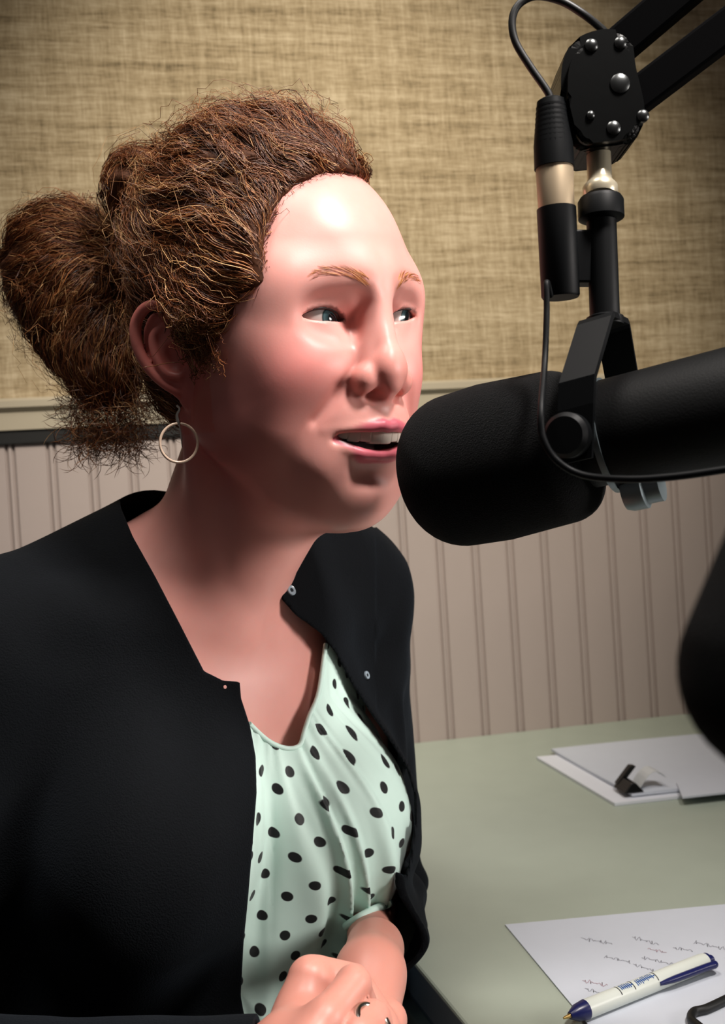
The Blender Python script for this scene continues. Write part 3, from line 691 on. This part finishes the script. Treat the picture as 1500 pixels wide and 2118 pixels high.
# eyes
def eye_mat():
    m = bpy.data.materials.new('eye'); m.use_nodes = True; nt = m.node_tree; b = nt.nodes['Principled BSDF']
    b.inputs['Roughness'].default_value = .12; b.inputs['Coat Weight'].default_value = .25; b.inputs['Coat Roughness'].default_value = .03
    a = nt.nodes.new('ShaderNodeAttribute'); a.attribute_name = 'iris'
    r = nt.nodes.new('ShaderNodeValToRGB'); nt.links.new(a.outputs['Fac'], r.inputs['Fac']); cr = r.color_ramp; cr.interpolation = 'LINEAR'
    cr.elements[0].position = 0; cr.elements[0].color = (.004, .005, .006, 1)
    cr.elements[1].position = 1; cr.elements[1].color = lin(176, 160, 154)
    for p_, c_ in ((.21, (.004, .005, .006, 1)), (.24, lin(34, 50, 54)), (.38, lin(70, 92, 96)), (.43, lin(24, 36, 40)), (.48, lin(172, 160, 156))):
        e = cr.elements.new(p_); e.color = c_
    nt.links.new(r.outputs['Color'], b.inputs['Base Color']); return m
M_eye = eye_mat()
GAZE = (20.0, -3.0)                                                       # degrees toward her left, down
for sgn in (1, -1):
    bm = bmesh.new(); bmesh.ops.create_uvsphere(bm, u_segments=40, v_segments=28, radius=1)
    V = np.array([v.co[:] for v in bm.verts]); bm.verts.ensure_lookup_table()
    g = np.array([-math.sin(R(GAZE[0])), math.cos(R(GAZE[0])), math.sin(R(GAZE[1]))]); g /= np.linalg.norm(g)
    # sphere pole to gaze
    a1 = np.cross(g, [0, 0, 1.0]); a1 /= np.linalg.norm(a1); a2 = np.cross(a1, g)
    ang = np.arccos(np.clip(V[:, 2], -1, 1)); rad = ER*(1+.07*np.clip(1-(ang/.5)**2, 0, 1)**2)
    Q = (V[:, :1]*a1+V[:, 1:2]*a2+V[:, 2:]*g)*rad[:, None]+EYE*np.array([sgn, 1, 1])
    Wd = mm2w(warp(h2c(Q)))
    for v, p in zip(bm.verts, Wd): v.co = p
    me = bm_mesh('eyeball', bm); at2 = me.attributes.new('iris', 'FLOAT', 'POINT'); at2.data.foreach_set('value', np.clip(ang/1.1, 0, 1).astype(np.float32))
    link('eyeball', me, M_eye, person)
# teeth
M_teeth = mat('teeth', lin(226, 214, 200), .25, spec=.5, noise=.05)
V_, F_ = [], []
teeth = empty('teeth'); teeth.parent = person
for i in range(-5, 6):
    if i == 0: continue
    a = (abs(i)-.5)*R(12.5)*(1 if i > 0 else -1)
    wdt = (8.4, 6.6, 7.4, 7.0, 7.2)[abs(i)-1]; hgt = (9.2, 8.2, 8.8, 7.6, 7.0)[abs(i)-1]
    bm = bmesh.new(); bmesh.ops.create_cube(bm, size=1); bmesh.ops.bevel(bm, geom=bm.edges[:], offset=.22, segments=3, affect='EDGES', profile=.6)
    P_ = np.array([v.co[:] for v in bm.verts])*np.array([wdt, 5, hgt]); ca_, sa_ = math.cos(a*1.15), math.sin(a*1.15)
    cx_, cy_ = 27*math.sin(a*1.05), 72.5+24.5*math.cos(a*1.05)
    Q = np.stack([P_[:, 0]*ca_+P_[:, 1]*sa_+cx_, -P_[:, 0]*sa_+P_[:, 1]*ca_+cy_, P_[:, 2]-53.5+(9-hgt)*.5], 1)
    for v, p in zip(bm.verts, mm2w(warp(h2c(Q)))): v.co = p
    link('tooth', bm_mesh('tooth', bm), M_teeth, teeth)
M_lash = mat('dark_lashes', lin(46, 26, 24), .7)
for sgn in (1, -1):
    pts_ = []
    for ex_ in np.linspace(-12.5, 13.8, 22):
        ez_ = 4.2-ru+math.sqrt(ru*ru-ex_*ex_)+.25; z_ = ez_-.10*ex_; yy = math.sqrt(max((ER+1.7)**2-ex_**2-z_**2, 1.0))
        pts_.append((sgn*(EYE[0]+ex_), EYE[1]+yy, EYE[2]+z_))
    tube('upper_lashes', mm2w(warp(h2c(np.array(pts_)))), [.0002, .0006, .0009, .0009, .0007, .0002], M_lash, person, 8, 0)

# ------------------------------------------------------------------ clothes (children of the woman)
def trace(fun, px, py, d0=350.0, d1=1000.0):   # depth where the ray of a pixel meets a surface
    dirv = np.array([(px-CX)/F, -(py-CY)/F, 1.0]); ds = np.arange(d0, d1, 1.0)
    v = fun((dirv[:, None]*ds[None])); i = np.nonzero(v < 0)[0]
    return dirv*(ds[i[0]] if len(i) else d1)
OPEN = [(252, 935), (243, 985), (250, 1050), (275, 1110), (320, 1190), (372, 1290), (422, 1388), (462, 1408), (496, 1410), (499, 1445), (517, 1500), (529, 1565), (531, 1640), (523, 1740), (514, 1850), (504, 1950), (498, 2060), (515, 2150), (540, 2300),
        (760, 2300), (790, 2000), (812, 1885), (845, 1790), (858, 1700), (856, 1640), (842, 1590), (812, 1540), (770, 1480), (728, 1415), (694, 1350), (664, 1310), (612, 1272), (583, 1240), (579, 1210), (592, 1165), (640, 1100), (560, 950)]
NECKL = [(300, 1300), (470, 1440), (513, 1494), (555, 1532), (592, 1547), (620, 1541), (628, 1515), (640, 1478), (657, 1440), (666, 1385), (673, 1328), (690, 1250), (660, 1000), (150, 900), (150, 1200)]
def prism_px(P, poly, ymin):
    px, py = pix(P); e = poly2d(px, py, poly)*P[2]/F
    q = tot(P); return np.maximum(e, ymin-q[1])
def seg_t(P, a, b):
    d = b-a; return ((P[0]-a[0])*d[0]+(P[1]-a[1])*d[1]+(P[2]-a[2])*d[2])/(d@d)
def card_base(P):
    q = tot(P)
    fold = 2.2*vnoise(np.array([q[0]/60+q[2]/90, q[1]/60, q[2]/140]), 11)+1.2*vnoise(np.array([q[0]/26+q[2]/55, q[1]/28, q[2]/80]), 12)
    u = q[0]+.32*q[2]                           # long drape folds from the near shoulder
    fold = fold+3.6*np.sin(u/13.0+1.5*vnoise(np.array(q)/70, 4))*np.exp(-((q[0]-62)/48)**2)*np.clip((-q[2]-10)/60, 0, 1)
    t = seg_t(P, SHF, ELF); t2 = seg_t(P, ELF, WRF)
    fold = fold+3.2*np.sin(t*30+2*vnoise(np.asarray(P)/40, 8))*np.exp(-((t-.93)/.22)**2)*(P[0] > 0)
    fold = fold+2.4*np.sin(t2*26+2*vnoise(np.asarray(P)/30, 9))*np.exp(-((t2-.2)/.3)**2)*(P[0] > 10)
    tb, ab = torso(P, 40)-9.5-fold, arms(P, 5.0)-fold
    return tb, ab
def card_out(P): tb, ab = card_base(P); return smin(tb, ab, 26)
def cardigan(P):
    P = np.asarray(P, float); tb, ab = card_base(P); o = smin(tb, ab, 26); op = prism_px(P, OPEN, -42)
    d = smax(np.maximum(o, -(o+4.2)), -np.maximum(op, 8-ab), 1.2)           # front opening, sleeves left whole
    tn = seg_t(P, ELF, WRF); cut = np.where((tn > 0) & (P[0] > -50) & (P[1] < -190), (tn-.60)*np.linalg.norm(WRF-ELF), -1e3)
    d = np.maximum(d, cut)
    nk = neck(P)+3.0                            # leave room for the neck
    return np.maximum(d, -nk)
cv, cf = polygonise(cardigan, (-420, -470, 430), (190, 60, 960), 1.8, newton=1)
M_knit = mat('black_knit', lin(5, 7, 10), .9, spec=.12, noise=.25, nscale=300, bump=.35, bscale=900, sheen=.04)
M_knit.node_tree.nodes['Principled BSDF'].inputs['Sheen Tint'].default_value = (.45, .6, .8, 1)
cardi = link('cardigan', mesh_np('cardigan', mm2w(cv), cf), M_knit, person); cardi['label'] = 'black knitted cardigan worn open'

def blouse_base(P):
    q = tot(P); d = torso(P, 34)-3.0
    u, v = q[0], -(q[2]+30); ph = np.arctan2(u-4, np.maximum(v, 25)+40)
    ds = np.clip((v-40)/120, 0, 1)
    n1 = vnoise(np.array([ph*5, v/160, q[1]*0]), 21)
    w1 = np.sin(ph*17+3.2*n1); w2 = np.sin(ph*68+5*vnoise(np.array([ph*9, v/110, q[1]*0]), 22))
    fold = (4.4*ds*(1-w1*w1)**2*1.9-2.0*ds)+(.7*(1-ds))*w2*np.clip(v/40, 0, 1)
    fold = fold*np.clip((q[1]+10)/50, 0, 1)
    px, py = pix(P); e = poly2d(px, py, OPEN)*P[2]/F; fold = np.where(e > -8, np.minimum(fold, np.clip(-e*.6, .2, 5)), fold)
    return d-fold
def blouse(P):
    P = np.asarray(P, float); o = blouse_base(P); d = o; q = tot(P)
    nl = prism_px(P, NECKL, -60); d = smax(d, -nl, 1.0)
    return np.maximum(np.maximum(d, q[2]+12), -q[2]-330)
wv, wf = polygonise(blouse, (-300, -430, 500), (130, -40, 860), 1.9, newton=1)
q = np.stack(tot(wv.T), 1)
cu = np.stack([np.arctan2(q[:, 0], q[:, 1]+75)*165, q[:, 2]+.25*q[:, 1], q[:, 1]*0], 1)
M_bl = bpy.data.materials.new('mint_dotted_chiffon'); M_bl.use_nodes = True; nt = M_bl.node_tree; b = nt.nodes['Principled BSDF']
b.inputs['Roughness'].default_value = .55; b.inputs['Sheen Weight'].default_value = .2; b.inputs['Specular IOR Level'].default_value = .3
a = nt.nodes.new('ShaderNodeAttribute'); a.attribute_name = 'cloth'
mp = nt.nodes.new('ShaderNodeMapping'); mp.inputs['Scale'].default_value = (1/17.0, 1/17.0, 1); mp.inputs['Rotation'].default_value = (0, 0, R(40))
vo = nt.nodes.new('ShaderNodeTexVoronoi'); vo.voronoi_dimensions = '2D'; vo.inputs['Scale'].default_value = 1; vo.inputs['Randomness'].default_value = .28
mr = nt.nodes.new('ShaderNodeMapRange'); mr.inputs['From Min'].default_value = .165; mr.inputs['From Max'].default_value = .195
mx = nt.nodes.new('ShaderNodeMix'); mx.data_type = 'RGBA'; mx.inputs['A'].default_value = lin(14, 18, 20); mx.inputs['B'].default_value = lin(212, 240, 230)
nt.links.new(a.outputs['Vector'], mp.inputs['Vector']); nt.links.new(mp.outputs['Vector'], vo.inputs['Vector']); nt.links.new(vo.outputs['Distance'], mr.inputs['Value'])
nt.links.new(mr.outputs['Result'], mx.inputs['Factor']); nt.links.new(mx.outputs['Result'], b.inputs['Base Color'])
me = mesh_np('blouse', mm2w(wv), wf); aa = me.attributes.new('cloth', 'FLOAT_VECTOR', 'POINT'); aa.data.foreach_set('vector', cu.astype(np.float32).ravel())
blo = link('blouse', me, M_bl, person); blo['label'] = 'mint chiffon blouse with black dots and gathered neckline'

def edge_roll(name, pts, fun, r_, m, parent, off):
    P_ = []
    for px, py in spline(np.array(pts, float), 6):
        p = trace(fun, px, py); P_.append(mm2w(p*(1-off/np.linalg.norm(p))))
    P_ = np.array(P_); k = np.ones(5)/5
    for a in range(3): P_[2:-2, a] = np.convolve(P_[:, a], k, 'valid')
    return tube(name, P_, r_, m, parent, 10, 0)
M_mint = mat('mint_cloth_edge', lin(212, 240, 230), .6)
edge_roll('neckline_trim', [(516, 1497), (555, 1533), (592, 1548), (620, 1543), (629, 1515), (641, 1478), (658, 1440), (667, 1385), (674, 1332)], blouse_base, .0016, M_mint, blo, .3)
edge_roll('hem', [(716, 1916), (742, 1899), (772, 1882), (806, 1868)], lambda P: np.minimum(body(P), blouse_base(P)), .0028, M_mint, blo, .4)
M_btn = mat('clear_button', lin(150, 165, 175), .2, spec=.7); M_btnd = mat('dark_button_eye', lin(20, 24, 30), .4)
for i, (px, py, r_) in enumerate(((601, 1222, 3.6), (757, 1397, 3.0))):
    p = trace(card_out, px, py); g, _ = grad(card_out, p[None]); nrm = A3 @ (g[0]/np.linalg.norm(g[0])); pw = mm2w(p)
    bt = lathe('button', pw+nrm*.0002, nrm, [(0, 0), (0, r_*.001), (.0012, r_*.001), (.0016, r_*.00085), (.0012, r_*.0006), (.0012, 0)], M_btn, cardi, 24)
    lathe('button_eye', pw+nrm*.0012, nrm, [(0, 0), (0, r_*.0004), (.0004, r_*.0004), (.0004, 0)], M_btnd, cardi, 12)
p = trace(card_out, 465, 1421); g, _ = grad(card_out, p[None]); nrm = A3 @ (g[0]/np.linalg.norm(g[0]))
lathe('buttonhole', mm2w(p), nrm, [(0, 0), (0, .0013), (.0006, .0011), (.0006, 0)], mat('pink_buttonhole_gap', lin(200, 140, 130), .6), cardi, 12)

# ------------------------------------------------------------------ hair
def c2h(c_): return (np.asarray(c_)-HT) @ HR
BUN = c2h(pc(140, 565, 742.0)); KNOT = c2h(pc(318, 395, 700.0)); NAPE = c2h(pc(215, 780, 715.0))
FACE = [(830, 424), (800, 394), (762, 368), (710, 354), (655, 364), (610, 386), (572, 424), (550, 470), (544, 530), (548, 582), (524, 606), (494, 640), (476, 690), (452, 735), (404, 772), (372, 800), (345, 870), (300, 920), (300, 1250), (1000, 1250), (1000, 424)]
def hair_vol(q):                               # head-local
    d = ell(q, (0, -10, 55), (79, 93, 92))
    d = smin(d, ell(q, (4, -14, 96), (66, 72, 48)), 22)
    d = smin(d, ell(q, (0, -30, 10), (76, 66, 60)), 20)
    d = smin(d, ell(q, KNOT, (34, 30, 24)), 10)
    d = smin(d, ell(q, BUN, (46, 42, 50)), 14)
    d = smin(d, cap(q, BUN+np.array([0, 8, -25]), NAPE, 34, 24), 16)
    d = smin(d, ell(s_abs(q), (66, 22, 22), (16, 28, 28)), 12)
    d = smin(d, ell(s_abs(q), (48, 44, 46), (25, 42, 42)), 14)
    return d
def s_abs(q): return [np.abs(q[0]), q[1], q[2]]
def hair_base(P):
    P = np.asarray(P, float); q = toh(P); d = hair_vol(q)
    d = d+3.5*vnoise(np.array([q[0]/16, q[1]/26, q[2]/16]), 31)+1.8*vnoise(np.array([q[0]/6, q[1]/12, q[2]/6]), 32)
    px, py = pix(P); e = poly2d(px, py, FACE)*P[2]/F
    cut = np.maximum(e, -12-q[1]); d = smax(d, -cut, 3)
    th = 4.2+.50*np.maximum(e, 0)+np.clip(-q[1]-12, 0, 60)*1.0      # the hair thickens away from the hairline
    d = np.where(th < 40, smax(d, skull2(q)-th, 5), d)
    earc = ell(q, EARC+np.array([4, -2, -2]), (22, 30, 40)); d = np.where(q[0] > 0, smax(d, -earc, 3), d)
    return np.maximum(d, -head_core_skull(q)-3)
def skull2(q):
    x = q[0]*(1+.30*np.clip((-q[0]-32)/26, 0, 1)); p = [x, q[1], q[2]]; s = s_abs(p)
    d = smin(ell(p, (0, -4, 46), (71, 92, 86)), ell(p, (0, 34, 46), (60, 56, 52)), 20)
    d = smin(d, ell(p, (0, 28, -18), (60, 60, 74)), 22); return smin(d, ell(s, (45, 46, 24), (19, 29, 30)), 26)
def head_core_skull(q): return ell(q, (0, -4, 46), (69, 90, 84))
hv, hf = polygonise(hair_base, (-420, -90, 480), (120, 330, 900), 2.0, newton=0)
M_hairb = mat('dark_auburn_hair', lin(80, 47, 28), .7, spec=.2, noise=.5, nscale=120)
hair = link('hair', mesh_np('hair', mm2w(hv), hf), M_hairb, person); hair['label'] = 'curly auburn hair swept back into a loose bun'
# strands following the swept-back flow on the surface
gr, _ = grad(hair_base, hv, .6); gn = gr/np.maximum(np.linalg.norm(gr, axis=1), 1e-6)[:, None]
view = -hv/np.linalg.norm(hv, axis=1)[:, None]
okv = np.nonzero(((gn*view).sum(1) > -.35))[0]
hq = np.stack(toh(hv[okv].T), 1); pxs, pys = pix(hv[okv].T)
fd_ = poly2d(pxs, pys, FACE)
rim = okv[(fd_ < 26) & (fd_ > -8) & (pys < 760) & (hq[:, 1] > 0)]
okv = okv[(head_core_skull(hq.T) > 2.0)]
NS, NP = 15000, 15
def strands(seed_idx, steps, step, amp, lift, loose):
    n = len(seed_idx); pos = hv[seed_idx]+rng.normal(0, 1.0, (n, 3)); out = np.zeros((n, steps, 3))
    phs = rng.uniform(0, 6.28, n); frq = rng.uniform(.5, 1.1, n); lf = rng.exponential(lift, n); am = amp*rng.uniform(.4, 1.5, n)
    BC, KC = h2c(BUN), h2c(KNOT)
    for k in range(steps):
        g, d = grad(hair_base, pos, .8); g /= np.maximum(np.linalg.norm(g, axis=1), 1e-6)[:, None]
        pos = pos-g*np.clip(d, -4, 4)[:, None]*.8
        w_ = 1/(1+np.exp(-(pos[:, 1]-120)/18))[:, None]
        tg = w_*KC+(1-w_)*BC-pos; dist = np.linalg.norm(tg, axis=1)[:, None]
        sw = np.cross(g, tg/np.maximum(dist, 1))          # swirl round the bun
        dr = tg/np.maximum(dist, 1)+sw*np.clip(1.2-dist/70, 0, 1.2)*.9
        dr += .45*np.stack([vnoise(pos.T/34, 41+i) for i in range(3)], 1)
        dr = dr-g*(dr*g).sum(1)[:, None]; dr /= np.maximum(np.linalg.norm(dr, axis=1), 1e-6)[:, None]
        side_ = np.cross(g, dr); tt = k*step*.16*frq+phs
        out[:, k] = pos+g*(1.0+lf*(.3+.7*np.sin(math.pi*min(1, k/(steps-1))*.9)))[:, None]+side_*(am*np.sin(tt))[:, None]+g*(am*.6*np.cos(tt))[:, None]
        if loose: out[:, k] += (g*.9+rng.normal(0, .25, (n, 3)))*(k*loose)
        pos = pos+dr*step
    return out
def strand_mesh(name, S, r0, colr, m, parent):
    q_ = np.abs(S-S[:, :1]).max((1, 2)) < 140; S, r0, colr = S[q_], r0[q_], colr[q_]
    n, k, _ = S.shape; t = np.gradient(S, axis=1); t /= np.maximum(np.linalg.norm(t, axis=2), 1e-9)[..., None]
    a = np.cross(t, np.array([.3, .5, .81])); a /= np.maximum(np.linalg.norm(a, axis=2), 1e-9)[..., None]; b_ = np.cross(t, a)
    taper = np.concatenate([np.linspace(.6, 1, 3), np.ones(k-6), np.linspace(1, .15, 3)])[None, :, None]*r0[:, None, None]
    ring = np.stack([S+taper*(math.cos(x)*a+math.sin(x)*b_) for x in (0, 2.094, 4.189)], 2)
    V = mm2w(ring.reshape(-1, 3)); base = (np.arange(n)[:, None]*k+np.arange(k-1)[None])*3
    f_ = np.concatenate([np.stack([base+i, base+(i+1) % 3, base+3+(i+1) % 3, base+3+i], -1).reshape(-1, 4) for i in range(3)])
    me = mesh_np(name, V, f_); ca = me.color_attributes.new('strand', 'FLOAT_COLOR', 'POINT')
    c4 = np.repeat(np.hstack([colr, np.ones((n, 1))]), k*3, axis=0); ca.data.foreach_set('color', c4.astype(np.float32).ravel())
    o = link(name, me, m, parent); o['kind'] = 'stuff'; return o
M_str = mat('auburn_strands', lin(120, 72, 40), .38, spec=.35)
nt = M_str.node_tree; vc = nt.nodes.new('ShaderNodeVertexColor'); vc.layer_name = 'strand'; nt.links.new(vc.outputs['Color'], nt.nodes['Principled BSDF'].inputs['Base Color'])
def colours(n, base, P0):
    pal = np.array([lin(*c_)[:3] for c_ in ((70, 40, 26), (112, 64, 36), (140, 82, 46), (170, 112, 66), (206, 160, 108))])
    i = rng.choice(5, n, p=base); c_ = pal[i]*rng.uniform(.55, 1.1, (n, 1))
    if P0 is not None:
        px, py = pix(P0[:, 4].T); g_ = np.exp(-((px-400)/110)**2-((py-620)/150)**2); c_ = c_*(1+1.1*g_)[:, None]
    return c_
idx = np.concatenate([rng.choice(okv, NS-3200), rng.choice(rim, 3200)])
S = strands(idx, NP, 5.5, 2.2, 1.6, 0)
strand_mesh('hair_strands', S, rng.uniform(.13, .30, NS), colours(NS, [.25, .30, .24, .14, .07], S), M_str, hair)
n2 = 1500; idx2 = rng.choice(okv, n2)
S2 = strands(idx2, 13, 4.0, 3.0, 3.0, .9)
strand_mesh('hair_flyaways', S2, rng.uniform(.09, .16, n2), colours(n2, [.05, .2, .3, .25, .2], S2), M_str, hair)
# curls in front of the ear and loose wisps at the nape
def wisps(n, x0, y0, x1, y1, d0, d1, ln, curl, colp, rad):
    p = np.stack([pc(px, py, d) for px, py, d in zip(rng.uniform(x0, x1, n), rng.uniform(y0, y1, n), rng.uniform(d0, d1, n))])
    dr = rng.normal(0, 1, (n, 3)); dr[:, 1] -= .6; dr /= np.linalg.norm(dr, axis=1)[:, None]; k = 14; out = np.zeros((n, k, 3)); ax = rng.normal(0, 1, (n, 3)); ax /= np.linalg.norm(ax, axis=1)[:, None]
    for i in range(k):
        out[:, i] = p; a_ = curl*rng.uniform(.4, 1.2, n); dr = dr*np.cos(a_)[:, None]+np.cross(ax, dr)*np.sin(a_)[:, None]; p = p+dr*(ln/k)*rng.uniform(.6, 1.2, (n, 1))
    return out
parts_ = []; cols_ = []; rads = []
for a_ in ((1300, 150, 800, 300, 930, 690, 730, 34, .25, [.1, .25, .3, .25, .1], .17), (240, 290, 640, 450, 750, 562, 580, 26, .28, [.05, .2, .3, .3, .15], .2),
           (160, 300, 480, 470, 650, 560, 590, 30, .25, [.1, .25, .3, .2, .15], .2)):
    s_ = wisps(*a_)
    if a_[1] > 280:                            # lay them on the surface in front of the ear
        f_ = lambda P: np.minimum(hair_base(P), body(P))
        flat = s_.reshape(-1, 3)
        for _ in range(3): g, d = grad(f_, flat, .6); flat = flat-g*(d-2.0-rng.uniform(0, 4, len(d)))[:, None]*.7
        s_ = flat.reshape(s_.shape)
    okk = (np.abs(s_-s_[:, :1]).max((1, 2)) < 60) & (s_[:, :, 1].min(1) > 20); s_ = np.where(okk[:, None, None], s_, s_[np.nonzero(okk)[0][0]])
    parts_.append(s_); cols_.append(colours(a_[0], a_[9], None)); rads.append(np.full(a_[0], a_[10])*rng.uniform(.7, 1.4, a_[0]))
strand_mesh('hair_wisps', np.concatenate(parts_), np.concatenate(rads), np.concatenate(cols_), M_str, hair)

# ------------------------------------------------------------------ jewellery
M_shell = mat('pale_pearl', lin(206, 180, 158), .25, spec=.6, noise=.15, nscale=150); M_silv = mat('silver', lin(200, 196, 188), .2, metal=1.0)
er = empty('earring'); er.parent = person; er['label'] = 'thin pale hoop earring'
dE = 588.0
def ringpts(cx_, cy_, r_, n=40): return [at(cx_+r_*math.cos(2*math.pi*i/n), cy_+r_*1.03*math.sin(2*math.pi*i/n), (dE+.10*r_*math.cos(2*math.pi*i/n))*.001) for i in range(n+1)]
tube('hoop', ringpts(370, 916, 39), .0008, M_shell, er, 10, 0, False)
tube('hook', [at(x, y, dE*.001) for x, y in ((366, 838), (372, 846), (367, 858), (369, 872), (372, 880))], [.0007, .0008, .0011, .0014, .0008], M_silv, er, 8, 6)
tube('dangle', [at(x, y, (dE-1)*.001) for x, y in ((371, 876), (375, 900), (377, 925))], [.0004, .0008, .0003], M_silv, er, 6, 6)
pr_ = c(772, 2113, 464); rr = empty('finger_ring'); rr.parent = person; rr['label'] = 'silver ring with small stones'
tube('band', [mm2w(pr_+9.0*np.array([math.cos(a)*.80, math.cos(a)*-.45+math.sin(a)*.25, math.sin(a)*.95])) for a in np.linspace(0, 2*math.pi, 33)], .0016, M_silv, rr, 10, 0, False)
for k in range(3):
    a = R(-115+22*k); lathe('stone', mm2w(pr_+10.2*np.array([math.cos(a)*.80, math.cos(a)*-.45+math.sin(a)*.25, math.sin(a)*.95])), -fw, [(-.0012, 0), (-.0012, .0014), (.0004, .0016), (.0012, .0008), (.0012, 0)], M_silv, rr, 8, False)

# ------------------------------------------------------------------ pale eyebrows
bp_ = spline([(11, 96, 28), (22, 93, 33.5), (34, 84, 35), (45, 72, 30)], 20); bt_ = np.gradient(bp_, axis=0); bt_ /= np.linalg.norm(bt_, axis=1)[:, None]
nb = 260; S_ = np.zeros((nb, 8, 3))
for i in range(nb):
    t = rng.uniform(0, .8)**1.1; k = int(t*(len(bp_)-1)); sg_ = 1 if i % 2 else -1
    o_ = bp_[k]+np.array([0, 0, rng.uniform(-3.4, 2.4)*(1-.6*t)]); d_ = bt_[k]+np.array([0, 0, rng.uniform(.1, .5)*(1-1.3*t)])
    for j in range(8): S_[i, j] = (o_+d_*(j*.85))*np.array([sg_, 1, 1])
fl_ = h2c(S_.reshape(-1, 3))
for _ in range(4):
    g, d = grad(body, fl_, .5); fl_ = fl_-g*(np.clip(d-.25, -6, 6)/np.maximum((g**2).sum(1), .3))[:, None]*.9
S_ = warp(fl_).reshape(nb, 8, 3)
o = strand_mesh('eyebrows', S_, np.full(nb, .08), colours(nb, [0, .2, .4, .3, .1], None)*1.7, M_str, person)
